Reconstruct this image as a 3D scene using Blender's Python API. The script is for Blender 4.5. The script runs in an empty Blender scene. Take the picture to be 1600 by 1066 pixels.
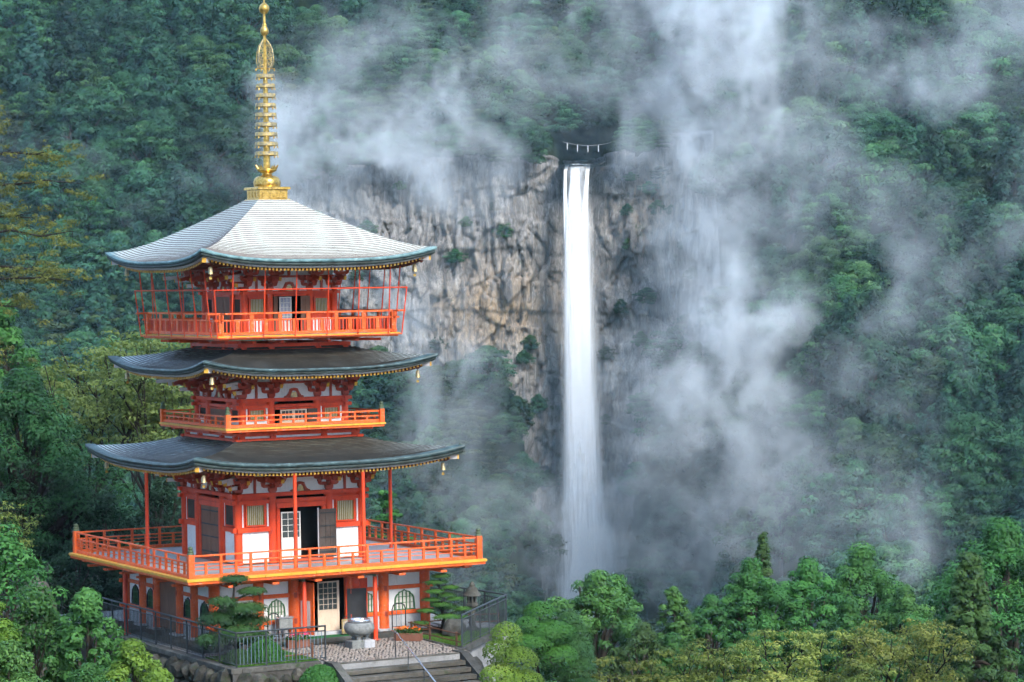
import bpy, math, random
import numpy as np
from mathutils import Vector, Matrix

R = math.radians
SC = bpy.context.scene
COL = SC.collection
rng = np.random.default_rng(7)
random.seed(7)

# ------------------------------------------------------------------ camera
CAM = np.array([-45.733, -102.239, 14.10])
HEAD = R(60.9128)
PITCH, ROLL = R(-1.3722), R(0.8510)
cd = bpy.data.cameras.new('camera')
cam = bpy.data.objects.new('camera', cd)
COL.objects.link(cam)
cd.sensor_width = 36.0
cd.lens = 4338.245 / 1600 * 36.0
cd.clip_start, cd.clip_end = 1.0, 4000.0
fw = Vector((math.cos(HEAD) * math.cos(PITCH), math.sin(HEAD) * math.cos(PITCH), math.sin(PITCH)))
rt = Vector((math.sin(HEAD), -math.cos(HEAD), 0))
up = rt.cross(fw)
r2 = rt * math.cos(ROLL) - up * math.sin(ROLL)
u2 = up * math.cos(ROLL) + rt * math.sin(ROLL)
cam.matrix_world = Matrix(((r2.x, u2.x, -fw.x, CAM[0]), (r2.y, u2.y, -fw.y, CAM[1]),
                           (r2.z, u2.z, -fw.z, CAM[2]), (0, 0, 0, 1)))
SC.camera = cam

# ------------------------------------------------------------------ light
SUN_AZ, SUN_EL = R(273), R(36)
w = bpy.data.worlds.new('World')
SC.world = w
w.use_nodes = True
nt = w.node_tree
bg = nt.nodes['Background']
sky = nt.nodes.new('ShaderNodeTexSky')
sky.sky_type = 'NISHITA'
sky.sun_disc = False
sky.sun_elevation = SUN_EL
sky.sun_rotation = (math.pi / 2 - SUN_AZ) % (2 * math.pi)
sky.air_density, sky.dust_density, sky.ozone_density = 1.2, 1.0, 2.0
# a closed cloud deck: the clear sky is half veiled by even grey-blue cloud
ov = nt.nodes.new('ShaderNodeMix')
ov.data_type = 'RGBA'
ov.inputs[0].default_value = .62
ov.inputs[7].default_value = (3.3, 5.1, 8.1, 1)
nt.links.new(sky.outputs[0], ov.inputs[6])
nt.links.new(ov.outputs[2], bg.inputs[0])
bg.inputs[1].default_value = 0.064
sl = bpy.data.lights.new('sun', 'SUN')
sl.energy, sl.angle, sl.color = 1.5, R(22), (1.0, 0.955, 0.88)
so = bpy.data.objects.new('sun', sl)
COL.objects.link(so)
so.rotation_euler = Vector((math.cos(SUN_AZ) * math.cos(SUN_EL), math.sin(SUN_AZ) * math.cos(SUN_EL),
                            math.sin(SUN_EL))).to_track_quat('Z', 'Y').to_euler()
vs = SC.view_settings
vs.view_transform, vs.look, vs.gamma = 'Standard', 'None', 1.0
vs.exposure = 1.92
SC.render.engine = 'CYCLES'
cy = SC.cycles
cy.max_bounces, cy.diffuse_bounces, cy.glossy_bounces = 9, 2, 2
cy.transmission_bounces, cy.transparent_max_bounces = 3, 16
cy.volume_bounces = 7
cy.use_adaptive_sampling, cy.adaptive_threshold, cy.adaptive_min_samples = True, .06, 12
cy.use_denoising = True
cy.caustics_reflective = cy.caustics_refractive = False
cy.sample_clamp_indirect = 4.0

# ------------------------------------------------------------------ helpers: valley frame
# forward and right axes of the valley, measured from the viewing terrace
VF = np.array([math.cos(HEAD), math.sin(HEAD)])
VR = np.array([math.sin(HEAD), -math.cos(HEAD)])


def val(u, wd, z):
    u, wd, z = np.broadcast_arrays(np.asarray(u, float), np.asarray(wd, float), np.asarray(z, float))
    return np.stack([CAM[0] + VR[0] * u + VF[0] * wd, CAM[1] + VR[1] * u + VF[1] * wd, z], -1)


# ------------------------------------------------------------------ helpers: objects
def tag(o, label=None, cat=None, group=None, kind=None):
    if label: o['label'] = label
    if cat: o['category'] = cat
    if group: o['group'] = group
    if kind: o['kind'] = kind
    return o


def link(name, data, parent=None, loc=None, rot=None, scale=None):
    o = bpy.data.objects.new(name, data)
    COL.objects.link(o)
    if parent is not None: o.parent = parent
    if loc is not None: o.location = loc
    if rot is not None: o.rotation_euler = rot
    if scale is not None: o.scale = scale if hasattr(scale, '__len__') else (scale,) * 3
    return o


def empty(name, loc=(0, 0, 0), rz=0, parent=None):
    o = link(name, None, parent, loc, (0, 0, rz))
    o.empty_display_size = 0.2
    return o


def mesh_np(name, V, F, mat=None, smooth=False, attrs=None):
    """fast mesh: V (n,3), F (m,k) integer array (all faces the same size)"""
    me = bpy.data.meshes.new(name)
    V = np.ascontiguousarray(V, dtype=np.float32)
    F = np.ascontiguousarray(F, dtype=np.int32)
    m, k = F.shape
    me.vertices.add(len(V))
    me.vertices.foreach_set('co', V.ravel())
    me.loops.add(m * k)
    me.loops.foreach_set('vertex_index', F.ravel())
    me.polygons.add(m)
    me.polygons.foreach_set('loop_start', np.arange(0, m * k, k, dtype=np.int32))
    if smooth:
        me.polygons.foreach_set('use_smooth', np.ones(m, dtype=bool))
    for an, av in (attrs or {}).items():
        a = me.attributes.new(an, 'FLOAT', 'POINT')
        a.data.foreach_set('value', np.ascontiguousarray(av, dtype=np.float32))
    me.update(calc_edges=True)
    if mat: me.materials.append(mat)
    return me


class MB:
    """mesh builder: collects boxes, tubes, lathes, prisms"""

    def __init__(s):
        s.v, s.f, s.sm = [], [], []

    def add(s, vs, fs, smooth=False):
        n = len(s.v)
        s.v += [tuple(p) for p in vs]
        s.f += [tuple(i + n for i in f) for f in fs]
        s.sm += [smooth] * len(fs)
        return s

    def box(s, x0, x1, y0, y1, z0, z1):
        return s.add([(x0, y0, z0), (x1, y0, z0), (x1, y1, z0), (x0, y1, z0), (x0, y0, z1), (x1, y0, z1), (x1, y1, z1), (x0, y1, z1)],
                     [(0, 3, 2, 1), (4, 5, 6, 7), (0, 1, 5, 4), (1, 2, 6, 5), (2, 3, 7, 6), (3, 0, 4, 7)])

    def cbox(s, c, d):
        return s.box(c[0] - d[0] / 2, c[0] + d[0] / 2, c[1] - d[1] / 2, c[1] + d[1] / 2, c[2] - d[2] / 2, c[2] + d[2] / 2)

    def bevbox(s, x0, x1, y0, y1, z0, z1, b=0.02):
        """box with chamfered vertical and top edges"""
        def ring(x0, x1, y0, y1, z, b):
            return [(x0 + b, y0, z), (x1 - b, y0, z), (x1, y0 + b, z), (x1, y1 - b, z), (x1 - b, y1, z), (x0 + b, y1, z), (x0, y1 - b, z), (x0, y0 + b, z)]
        r = [ring(x0, x1, y0, y1, z0, b), ring(x0, x1, y0, y1, z1 - b, b), ring(x0 + b, x1 - b, y0 + b, y1 - b, z1, b * .6)]
        vs = [p for q in r for p in q]
        fs = [tuple(range(7, -1, -1)), tuple(range(16, 24))]
        for k in range(2):
            for i in range(8):
                j = (i + 1) % 8
                fs.append((k * 8 + i, k * 8 + j, k * 8 + 8 + j, k * 8 + 8 + i))
        return s.add(vs, fs)

    def bar(s, p, q, wx, wz, upv=(0, 0, 1)):
        """rectangular bar from p to q"""
        p, q = Vector(p), Vector(q)
        d = (q - p).normalized()
        a = d.cross(Vector(upv))
        if a.length < 1e-4: a = d.cross(Vector((1, 0, 0)))
        a.normalize()
        b = a.cross(d)
        a, b = a * wx / 2, b * wz / 2
        vs = [p - a - b, p + a - b, p + a + b, p - a + b, q - a - b, q + a - b, q + a + b, q - a + b]
        return s.add(vs, [(0, 3, 2, 1), (4, 5, 6, 7), (0, 1, 5, 4), (1, 2, 6, 5), (2, 3, 7, 6), (3, 0, 4, 7)])

    def tube(s, pts, rad, n=8, cap=True, smooth=True):
        pts = [Vector(p) for p in pts]
        rad = rad if hasattr(rad, '__len__') else [rad] * len(pts)
        vs, fs = [], []
        ref = None
        for i, p in enumerate(pts):
            d = (pts[min(i + 1, len(pts) - 1)] - pts[max(i - 1, 0)]).normalized()
            if ref is None:
                ref = d.orthogonal().normalized()
            a = (ref - d * ref.dot(d))
            a = a.normalized() if a.length > 1e-5 else d.orthogonal().normalized()
            ref = a
            b = d.cross(a)
            for k in range(n):
                t = 2 * math.pi * k / n
                vs.append(p + (a * math.cos(t) + b * math.sin(t)) * rad[i])
        for i in range(len(pts) - 1):
            for k in range(n):
                j = (k + 1) % n
                fs.append((i * n + k, i * n + j, (i + 1) * n + j, (i + 1) * n + k))
        s.add(vs, fs, smooth)
        if cap:
            s.add(vs[:n], [tuple(range(n - 1, -1, -1))])
            s.add(vs[-n:], [tuple(range(n))])
        return s

    def lathe(s, prof, n=16, c=(0, 0, 0), smooth=True):
        """prof: list of (r, z) bottom to top"""
        vs, fs = [], []
        for r, z in prof:
            for k in range(n):
                t = 2 * math.pi * k / n
                vs.append((c[0] + r * math.cos(t), c[1] + r * math.sin(t), c[2] + z))
        for i in range(len(prof) - 1):
            for k in range(n):
                j = (k + 1) % n
                fs.append((i * n + k, i * n + j, (i + 1) * n + j, (i + 1) * n + k))
        s.add(vs, fs, smooth)
        s.add(vs[:n], [tuple(range(n - 1, -1, -1))])
        s.add(vs[-n:], [tuple(range(n))])
        return s

    def prism(s, pts, y0, y1):
        """polygon given in (x,z), extruded along y"""
        n = len(pts)
        vs = [(x, y0, z) for x, z in pts] + [(x, y1, z) for x, z in pts]
        fs = [tuple(range(n)), tuple(range(2 * n - 1, n - 1, -1))]
        for i in range(n):
            j = (i + 1) % n
            fs.append((j, i, n + i, n + j))
        return s.add(vs, fs)

    def mesh(s, name, mat):
        me = bpy.data.meshes.new(name)
        me.from_pydata(s.v, [], s.f)
        me.polygons.foreach_set('use_smooth', s.sm)
        if mat: me.materials.append(mat)
        me.update()
        return me

    def build(s, name, mat, parent=None, loc=None, rot=None):
        return link(name, s.mesh(name, mat), parent, loc, rot)


# ------------------------------------------------------------------ helpers: numpy noise
def _h(ix, iy, seed=0, iz=0):
    n = (ix.astype(np.int64) * 374761393 + iy.astype(np.int64) * 668265263 + np.int64(seed) * 1442695041 + np.asarray(iz).astype(np.int64) * 1274126177)
    n = (n ^ (n >> 13)) * 1274126177
    n = n ^ (n >> 16)
    return (n & 0xFFFFFF) / float(0xFFFFFF)


def vnoise(x, y, seed=0):
    ix, iy = np.floor(x), np.floor(y)
    fx, fy = x - ix, y - iy
    fx, fy = fx * fx * (3 - 2 * fx), fy * fy * (3 - 2 * fy)
    a, b = _h(ix, iy, seed), _h(ix + 1, iy, seed)
    c, d = _h(ix, iy + 1, seed), _h(ix + 1, iy + 1, seed)
    return (a * (1 - fx) + b * fx) * (1 - fy) + (c * (1 - fx) + d * fx) * fy


def fbm(x, y, seed=0, oct=4, gain=.5):
    t, a, n = 0, 1, 0
    for k in range(oct):
        t = t + a * vnoise(x * 2 ** k + 13.7 * k, y * 2 ** k + 7.1 * k, seed + k)
        n += a
        a *= gain
    return t / n


def worley(x, y, seed=0):
    """returns F1, F2, cell random a/b/c, offset to the nearest point"""
    ix, iy = np.floor(x), np.floor(y)
    f1 = np.full(x.shape, 9.0)
    f2 = np.full(x.shape, 9.0)
    ra, rb, rc = np.zeros(x.shape), np.zeros(x.shape), np.zeros(x.shape)
    ox, oy = np.zeros(x.shape), np.zeros(x.shape)
    for dx in (-1, 0, 1):
        for dy in (-1, 0, 1):
            cx, cy_ = ix + dx, iy + dy
            px, py = cx + _h(cx, cy_, seed), cy_ + _h(cx, cy_, seed + 1)
            d = np.hypot(x - px, y - py)
            m = d < f1
            f2 = np.where(m, f1, np.minimum(f2, d))
            f1 = np.where(m, d, f1)
            ra = np.where(m, _h(cx, cy_, seed + 2), ra)
            rb = np.where(m, _h(cx, cy_, seed + 3), rb)
            rc = np.where(m, _h(cx, cy_, seed + 4), rc)
            ox, oy = np.where(m, x - px, ox), np.where(m, y - py, oy)
    return f1, f2, ra, rb, rc, ox, oy


def sstep(a, b, x):
    t = np.clip((x - a) / (b - a), 0, 1)
    return t * t * (3 - 2 * t)


# ------------------------------------------------------------------ helpers: materials
class Mat:
    def __init__(s, name, rough=.6, spec=.3):
        s.m = bpy.data.materials.new(name)
        s.m.use_nodes = True
        s.t = s.m.node_tree
        s.b = s.t.nodes['Principled BSDF']
        s.b.inputs['Roughness'].default_value = rough
        s.b.inputs['Specular IOR Level'].default_value = spec
        s._co = None

    def n(s, ty, **kw):
        nd = s.t.nodes.new(ty)
        for k, v in kw.items():
            setattr(nd, k, v)
        return nd

    def l(s, a, b):
        s.t.links.new(a, b)

    def put(s, sock, v):
        if hasattr(v, 'is_linked') or hasattr(v, 'links'):
            s.l(v, sock)
        elif hasattr(v, '__len__') and len(v) == 3 and sock.type == 'RGBA':
            sock.default_value = (*v, 1)
        else:
            sock.default_value = v

    def coord(s, scale=(1, 1, 1), kind='Object', rot=(0, 0, 0)):
        if s._co is None:
            s._co = s.n('ShaderNodeTexCoord')
        mp = s.n('ShaderNodeMapping')
        mp.inputs['Scale'].default_value = scale
        mp.inputs['Rotation'].default_value = rot
        s.l(s._co.outputs[kind], mp.inputs[0])
        return mp.outputs[0]

    def wcoord(s, scale=(1, 1, 1)):
        g = s.n('ShaderNodeNewGeometry')
        mp = s.n('ShaderNodeMapping')
        mp.inputs['Scale'].default_value = scale
        s.l(g.outputs['Position'], mp.inputs[0])
        return mp.outputs[0]

    def noise(s, co, scale=5, detail=4, rough=.6, dist=0):
        nd = s.n('ShaderNodeTexNoise')
        nd.inputs['Scale'].default_value = scale
        nd.inputs['Detail'].default_value = detail
        nd.inputs['Roughness'].default_value = rough
        nd.inputs['Distortion'].default_value = dist
        s.l(co, nd.inputs['Vector'])
        return nd.outputs['Fac']

    def ramp(s, fac, stops, interp='LINEAR'):
        r = s.n('ShaderNodeValToRGB')
        cr = r.color_ramp
        cr.interpolation = interp
        while len(cr.elements) < len(stops):
            cr.elements.new(.5)
        for e, (p, c) in zip(cr.elements, stops):
            e.position = p
            e.color = (*c, 1) if len(c) == 3 else c
        s.l(fac, r.inputs[0])
        return r.outputs[0]

    def fr(s, fac, a, b, c=0., d=1.):
        """map range clamp"""
        r = s.n('ShaderNodeMapRange')
        s.put(r.inputs[0], fac)
        for i, v in zip((1, 2, 3, 4), (a, b, c, d)):
            r.inputs[i].default_value = v
        return r.outputs[0]

    def math(s, op, a, b=0.):
        r = s.n('ShaderNodeMath', operation=op)
        s.put(r.inputs[0], a)
        s.put(r.inputs[1], b)
        return r.outputs[0]

    def mix(s, fac, a, b, mode='MIX'):
        r = s.n('ShaderNodeMix', data_type='RGBA', blend_type=mode)
        s.put(r.inputs[0], fac)
        s.put(r.inputs[6], a)
        s.put(r.inputs[7], b)
        return r.outputs[2]

    def col(s, c):
        s.put(s.b.inputs['Base Color'], c)
        return s

    def bump(s, h, strength=.4, dist=.02):
        b = s.n('ShaderNodeBump')
        b.inputs['Strength'].default_value = strength
        b.inputs['Distance'].default_value = dist
        s.l(h, b.inputs['Height'])
        s.l(b.outputs[0], s.b.inputs['Normal'])
        return s

    def attr(s, name):
        a = s.n('ShaderNodeAttribute')
        a.attribute_name = name
        return a.outputs['Fac']

    def rnd(s):
        return s.n('ShaderNodeObjectInfo').outputs['Random']


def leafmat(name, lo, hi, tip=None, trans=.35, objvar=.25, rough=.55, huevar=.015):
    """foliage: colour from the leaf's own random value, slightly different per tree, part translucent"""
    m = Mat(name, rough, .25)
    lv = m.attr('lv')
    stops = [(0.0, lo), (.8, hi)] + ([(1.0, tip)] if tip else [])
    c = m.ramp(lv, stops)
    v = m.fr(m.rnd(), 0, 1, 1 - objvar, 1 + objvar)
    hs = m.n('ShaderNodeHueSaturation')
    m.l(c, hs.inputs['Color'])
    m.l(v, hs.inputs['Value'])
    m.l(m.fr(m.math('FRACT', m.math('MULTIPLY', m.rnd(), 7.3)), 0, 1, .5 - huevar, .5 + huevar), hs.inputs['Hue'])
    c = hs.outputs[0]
    m.col(c)
    tr = m.n('ShaderNodeBsdfTranslucent')
    m.l(c, tr.inputs[0])
    mx = m.n('ShaderNodeMixShader')
    mx.inputs[0].default_value = trans
    out = m.t.nodes['Material Output']
    m.l(m.b.outputs[0], mx.inputs[1])
    m.l(tr.outputs[0], mx.inputs[2])
    m.l(mx.outputs[0], out.inputs[0])
    return m.m


def barkmat(name, c0, c1):
    m = Mat(name, .85, .1)
    n = m.noise(m.coord((6, 6, 1.2)), 3, 5)
    m.col(m.ramp(n, [(.3, c0), (.7, c1)])).bump(n, .6, .05)
    return m.m

# ------------------------------------------------------------------ materials: land
def make_rock():
    m = Mat('cliff_rock', .8, .25)
    co = m.coord()
    big = m.noise(m.coord((.035, .035, .03)), 1, 5, .6, .6)
    mid = m.noise(m.coord((.34, .34, .085)), 1, 6, .7, .3)
    fine = m.noise(m.coord((1.1, 1.1, .5)), 1, 6, .75)
    streak = m.noise(m.coord((.9, .9, .035)), 1, 6, .7, .5)
    c = m.ramp(mid, [(.30, (.11, .107, .105)), (.45, (.23, .222, .218)), (.58, (.345, .33, .318)), (.75, (.54, .51, .47))])
    tan = m.ramp(fine, [(.3, (.26, .17, .095)), (.7, (.66, .48, .29))])
    tm = m.attr('tan')
    tm = m.math('MULTIPLY', tm, m.fr(m.math('ADD', mid, m.math('MULTIPLY', big, .6)), .62, .86))
    c = m.mix(tm, c, tan)
    c = m.mix(m.fr(streak, .56, .68, 0, .75), c, (.62, .60, .57))            # pale lichen runs
    c = m.mix(m.fr(streak, .42, .33, 0, .7), c, (.06, .06, .068))         # dark wet streaks
    c = m.mix(m.fr(m.noise(m.coord((.13, .13, .1)), 1, 4, .6), .66, .74, 0, .3), c, (.24, .19, .205))   # purple stone
    c = m.mix(m.fr(m.noise(m.coord((.16, .16, .2)), 1, 7, .75), .61, .66, 0, .8), c, (.045, .075, .028))  # moss
    # crisp joints: upright columns crossed by uneven ledges
    nz = m.n('ShaderNodeTexNoise')
    nz.inputs['Scale'].default_value = .25
    nz.inputs['Detail'].default_value = 4
    m.l(m.coord(), nz.inputs['Vector'])
    sc_ = m.n('ShaderNodeVectorMath', operation='SCALE')
    sc_.inputs['Scale'].default_value = .9
    m.l(nz.outputs['Color'], sc_.inputs[0])
    cr = None
    for (sx, sz, wd_) in ((.16, .045, .035), (.50, .10, .05)):
        ad = m.n('ShaderNodeVectorMath', operation='ADD')
        m.l(m.coord((sx, sx, sz)), ad.inputs[0])
        m.l(sc_.outputs[0], ad.inputs[1])
        vo_ = m.n('ShaderNodeTexVoronoi')
        vo_.feature = 'DISTANCE_TO_EDGE'
        vo_.inputs['Scale'].default_value = 1.0
        m.l(ad.outputs[0], vo_.inputs['Vector'])
        e_ = m.fr(vo_.outputs['Distance'], 0, wd_, 1, 0)
        cr = e_ if cr is None else m.math('MAXIMUM', cr, m.math('MULTIPLY', e_, .7))
    c = m.mix(m.math('MULTIPLY', cr, .5), c, (.045, .045, .046))
    m.col(c)
    h = m.math('ADD', m.math('MULTIPLY', mid, 1.0), m.math('MULTIPLY', fine, .45))
    m.bump(h, .9, 1.2)
    return m.m


def make_soil():
    m = Mat('forest_floor', .95, .05)
    n = m.noise(m.coord((.3, .3, .3)), 1, 5)
    m.col(m.ramp(n, [(.3, (.012, .02, .010)), (.6, (.028, .045, .020)), (.8, (.05, .06, .03))]))
    return m.m


M_ROCK, M_SOIL = make_rock(), make_soil()
FU = 17.2            # lateral place of the waterfall
LIP = 41.3


def cliff_top(u):
    return 43.5 + 10 * (fbm(u / 11, u * 0 + 3.3, 5) - .5) * sstep(3, 11, np.abs(u - 18.6)) + 4 * sstep(-20, -60, u) * -1 + 3 * sstep(28, 45, u)


def cliff_bot(u):
    b = -9 + 12 * (fbm(u / 11, u * 0 + 1.3, 9) - .5)
    near = np.exp(-((u - FU) / 13.0) ** 4)
    return b * (1 - near) + -95 * near - 10 * sstep(-30, -60, u) * (1 - near)


def depth(u, z):
    """how far back the mountain face stands at lateral u, height z"""
    A = 1 - sstep(-74, -50, u)
    B = sstep(34, 70, u)
    zt, zb = cliff_top(u), cliff_bot(u)
    mid = np.where(z > zt, 701 + (z - zt) * 1.15, np.where(z > zb, 694 + (z - zb) * .07, 694 - (zb - z) * .6))
    notch = 34 * np.exp(-((u - 18.6) / 6.5) ** 6) * sstep(LIP - .2, LIP + .8, z) * (1 - sstep(48, 56, z))
    mid = mid + notch
    left = 648 + .72 * (z - 20) + 16 * (fbm(u / 30, z / 30, 21) - .5)
    right = 602 + .92 * z + 26 * (fbm(u / 34 + 4, z / 34, 22) - .5)
    return left * A + right * B + mid * (1 - A - B)


def is_cliff(u, z):
    A = 1 - sstep(-74, -50, u)
    B = sstep(34, 70, u)
    zt, zb = cliff_top(u), cliff_bot(u)
    return (A < .55) & (B < .42) & (z < zt + 1) & (z > zb - 1)


# coarse mountain sheet
gu, gz = np.meshgrid(np.arange(-330, 331, 3.0), np.concatenate([np.arange(-150, 30, 3.0), np.arange(30, 66, 1.5), np.arange(66, 150, 3.0)]))
dw = depth(gu, gz) + 2.5 + 3 * (fbm(gu / 8, gz / 8, 40) - .5) + 4.0 * is_cliff(gu, gz)
P = val(gu, dw, gz)
nr, nc = gu.shape
ii = np.arange(nr * nc).reshape(nr, nc)
Fq = np.stack([ii[:-1, :-1], ii[:-1, 1:], ii[1:, 1:], ii[1:, :-1]], -1).reshape(-1, 4)
mo = link('mountain', mesh_np('mountain', P.reshape(-1, 3), Fq, M_SOIL, True))
tag(mo, 'steep wooded mountain slopes round the waterfall', kind='structure')

# fine cliff sheet with fractured blocks and columns
gu, gz = np.meshgrid(np.arange(-80, 66, .42), np.arange(-92, 52, .42))
dw = depth(gu, gz)
wu = gu + 2.2 * (fbm(gu / 9, gz / 9, 60) - .5)
wz = gz + 3.0 * (fbm(gu / 12, gz / 7, 61) - .5)
disp = 7 * (fbm(gu / 22, gz / 30, 50, 3) - .5)
f1, f2, ra, rb, rc, ox, oy = worley(wu / 9, wz / 11, 70)
disp += 3.4 * (ra - .5) + 2.0 * (rb - .5) * ox * 2 + 1.8 * (rc - .5) * oy * 2
f1, f2, ra, rb, rc, ox, oy = worley(wu / 2.3, wz / 12, 80)
disp += 2.2 * (ra - .5) + 1.9 * (rb - .5) * ox * 2 + 1.8 * (rc - .5) * oy * 2 + 1.1 * sstep(.12, 0, f2 - f1)
f1, f2, ra, rb, rc, ox, oy = worley(wu / 1.1, wz / 4.5, 90)
disp += .75 * (ra - .5) + .8 * (rb - .5) * ox + .7 * (rc - .5) * oy + .3 * sstep(.15, 0, f2 - f1)
# ledges: long nearly level breaks
led = np.sin((gz + 5 * fbm(gu / 16, gz / 40, 55) + .04 * gu) / 15 * 2 * math.pi)
disp += .8 * sstep(-.2, .2, led) - .4
chute = np.exp(-((gu - FU) / 6.0) ** 4)
disp = disp * (1 - .75 * chute) + 1.5 * chute
keep = is_cliff(gu, gz)
edge = np.zeros_like(dw)
P = val(gu, dw + disp, gz)
nr, nc = gu.shape
ii = np.arange(nr * nc).reshape(nr, nc)
kq = keep[:-1, :-1] & keep[1:, 1:] & keep[:-1, 1:] & keep[1:, :-1]
Fq = np.stack([ii[:-1, :-1], ii[:-1, 1:], ii[1:, 1:], ii[1:, :-1]], -1)[kq]
used = np.unique(Fq)
remap = np.full(nr * nc, -1)
remap[used] = np.arange(len(used))
tanm = .85 * np.exp(-((gu + 4) / 15) ** 2 - ((gz - 5) / 12) ** 2) + .6 * np.exp(-((gu - 36) / 8) ** 2 - ((gz - 30) / 12) ** 2) + .02
cl = link('cliff', mesh_np('cliff', P.reshape(-1, 3)[used], remap[Fq], M_ROCK, False, {'tan': tanm.ravel()[used]}))
tag(cl, 'sheer grey and tan rock cliff the waterfall drops from', kind='structure')


# ------------------------------------------------------------------ foliage builders
def unit(a):
    return a / np.maximum(np.linalg.norm(a, axis=-1, keepdims=True), 1e-9)


def leaf_quads(C, N, size, aspect, g, fold=.0):
    """diamond leaves at C with normals N"""
    n = len(C)
    t = unit(np.cross(N, g.normal(size=(n, 3))))
    b = np.cross(N, t)
    s = (size * g.uniform(.65, 1.35, (n, 1))) if np.isscalar(size) else size[:, None] * g.uniform(.65, 1.35, (n, 1))
    a = t * s
    c = b * s * aspect
    V = np.stack([C - a, C + c * .9 + a * .1, C + a, C - c * .9 + a * .1], 1).reshape(-1, 3)
    F = np.arange(4 * n).reshape(n, 4)
    return V, F


def crown_mesh(name, clumps, per, size, mat, seed, aspect=.55, upbias=.55, shell=.55, flat=None, lvz=.35):
    """clumps: array (k,6) centre xyz and radii xyz; leaves cover each clump's outer shell, denser on top"""
    g = np.random.default_rng(seed)
    clumps = np.asarray(clumps, float)
    k = len(clumps)
    vol = clumps[:, 3] * clumps[:, 4]
    cnt = np.maximum(6, (per * vol / vol.mean()).astype(int))
    idx = np.repeat(np.arange(k), cnt)
    n = len(idx)
    d = unit(g.normal(size=(n, 3)))
    d[:, 2] = np.where((d[:, 2] < -.2) & (g.random(n) < upbias), -d[:, 2], d[:, 2])
    r = shell + (1 - shell) * g.random((n, 1)) ** .6
    C = clumps[idx, :3] + d * r * clumps[idx, 3:6]
    N = unit(d * 1.0 + np.array([0, 0, .45]) + g.normal(size=(n, 3)) * .26)
    V, F = leaf_quads(C, N, size, aspect, g)
    cv = g.random(k)
    lv = np.clip(.15 + .45 * cv[idx] + lvz * d[:, 2] + .25 * (g.random(n) - .5), 0, 1)  # random tone; paler clump tops: young shoots, and top light put into the colour
    return mesh_np(name, V, F, mat, False, {'lv': np.repeat(lv, 4)})


def limb_mesh(name, mat, trunk, limbs, n=7):
    """trunk: (points, radii); limbs: list of the same"""
    b = MB()
    b.tube(trunk[0], trunk[1], n + 2)
    for p, r in limbs:
        b.tube(p, r, n, cap=False)
    return b.mesh(name, mat)


def dome_tree(seed, H, RX, base, nclump, tiers=0, csz=.3):
    """broadleaf crown: clumps on an uneven dome; tiers>0 flattens them into shelves"""
    g = np.random.default_rng(seed)
    cl, limbs = [], []
    lean = g.normal(size=2) * .05 * H
    top = np.array([lean[0], lean[1], H * .8])
    for i in range(nclump):
        t = (i + .5) / nclump
        ang = i * 2.39996 + g.normal() * .3
        hz = base + (H - base) * (t ** .85)
        prof = math.sin(min(1, (hz - base) / (H - base) * .92 + .16) * math.pi) ** .6
        rr = RX * prof * (.35 + .75 * math.sqrt(g.random()))
        lob = 1 + .22 * math.sin(3 * ang + seed) + .15 * math.sin(5 * ang + 2 * seed)
        if tiers:
            q = (hz - base) / (H - base) * tiers
            hz = base + (H - base) * ((math.floor(q) + .5 + g.normal() * .12) / tiers)
        c = np.array([math.cos(ang) * rr * lob, math.sin(ang) * rr * lob, hz + g.normal() * .02 * H])
        c[:2] += lean * hz / H
        s = RX * csz * g.uniform(.7, 1.35)
        cl.append([*c, s, s, s * (.42 if tiers else .68)])
        if i % 4 == 0:
            b0 = np.array([lean[0] * .6, lean[1] * .6, base * .8 + (hz - base) * .45])
            mid = (b0 + c) / 2 + np.array([0, 0, -.04 * H])
            limbs.append(([b0, mid, c], [.018 * H, .012 * H, .004 * H]))
    trunk = ([(0, 0, -1.5), (lean[0] * .3, lean[1] * .3, H * .3), (lean[0] * .7, lean[1] * .7, H * .6), tuple(top * np.array([1, 1, 1.05]))],
             [.032 * H, .025 * H, .016 * H, .006 * H])
    return cl, trunk, limbs


def cone_tree(seed, H, RX, base, nclump, pw=.9, csz=.34, droop=.0):
    """conifer: clumps in an irregular cone, rounded tips"""
    g = np.random.default_rng(seed)
    cl, limbs = [], []
    for i in range(nclump):
        t = ((i + .5) / nclump) ** .8
        hz = base + (H - base) * t
        ang = i * 2.39996 + g.normal() * .4
        lob = 1 + .25 * math.sin(2 * ang + seed + hz * .6)
        rr = RX * ((1 - t) ** pw * .95 + .05) * lob * g.uniform(.55, 1.08)
        s = RX * csz * g.uniform(.7, 1.25) * (.45 + .65 * (1 - t))
        c = (math.cos(ang) * rr, math.sin(ang) * rr, hz - droop * rr)
        cl.append([*c, s, s, s * .75])
        if i % 3 == 0:
            limbs.append(([(0, 0, hz - .1 * rr), (c[0] * .5, c[1] * .5, hz + .04 * rr), c], [.008 * H, .006 * H, .002 * H]))
    trunk = ([(0, 0, -1.5), (0, 0, H * .5), (0, 0, H)], [.024 * H, .015 * H, .003 * H])
    return cl, trunk, limbs


M_BARK = barkmat('bark', (.035, .028, .022), (.10, .085, .07))
M_BARKD = barkmat('dark_bark', (.012, .010, .009), (.04, .034, .03))
M_F1 = leafmat('broadleaf_foliage', (.004, .025, .014), (.044, .132, .055), (.10, .21, .08), .2, .55, huevar=.03)
M_F2 = leafmat('bright_broadleaf_foliage', (.006, .034, .014), (.060, .165, .055), (.13, .26, .09), .2, .55, huevar=.03)
M_F3 = leafmat('cedar_foliage', (.003, .021, .014), (.032, .098, .050), (.07, .165, .075), .2, .55, huevar=.03)
M_F4 = leafmat('olive_foliage', (.010, .030, .010), (.076, .124, .038), (.15, .19, .06), .2, .55, huevar=.03)

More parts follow.
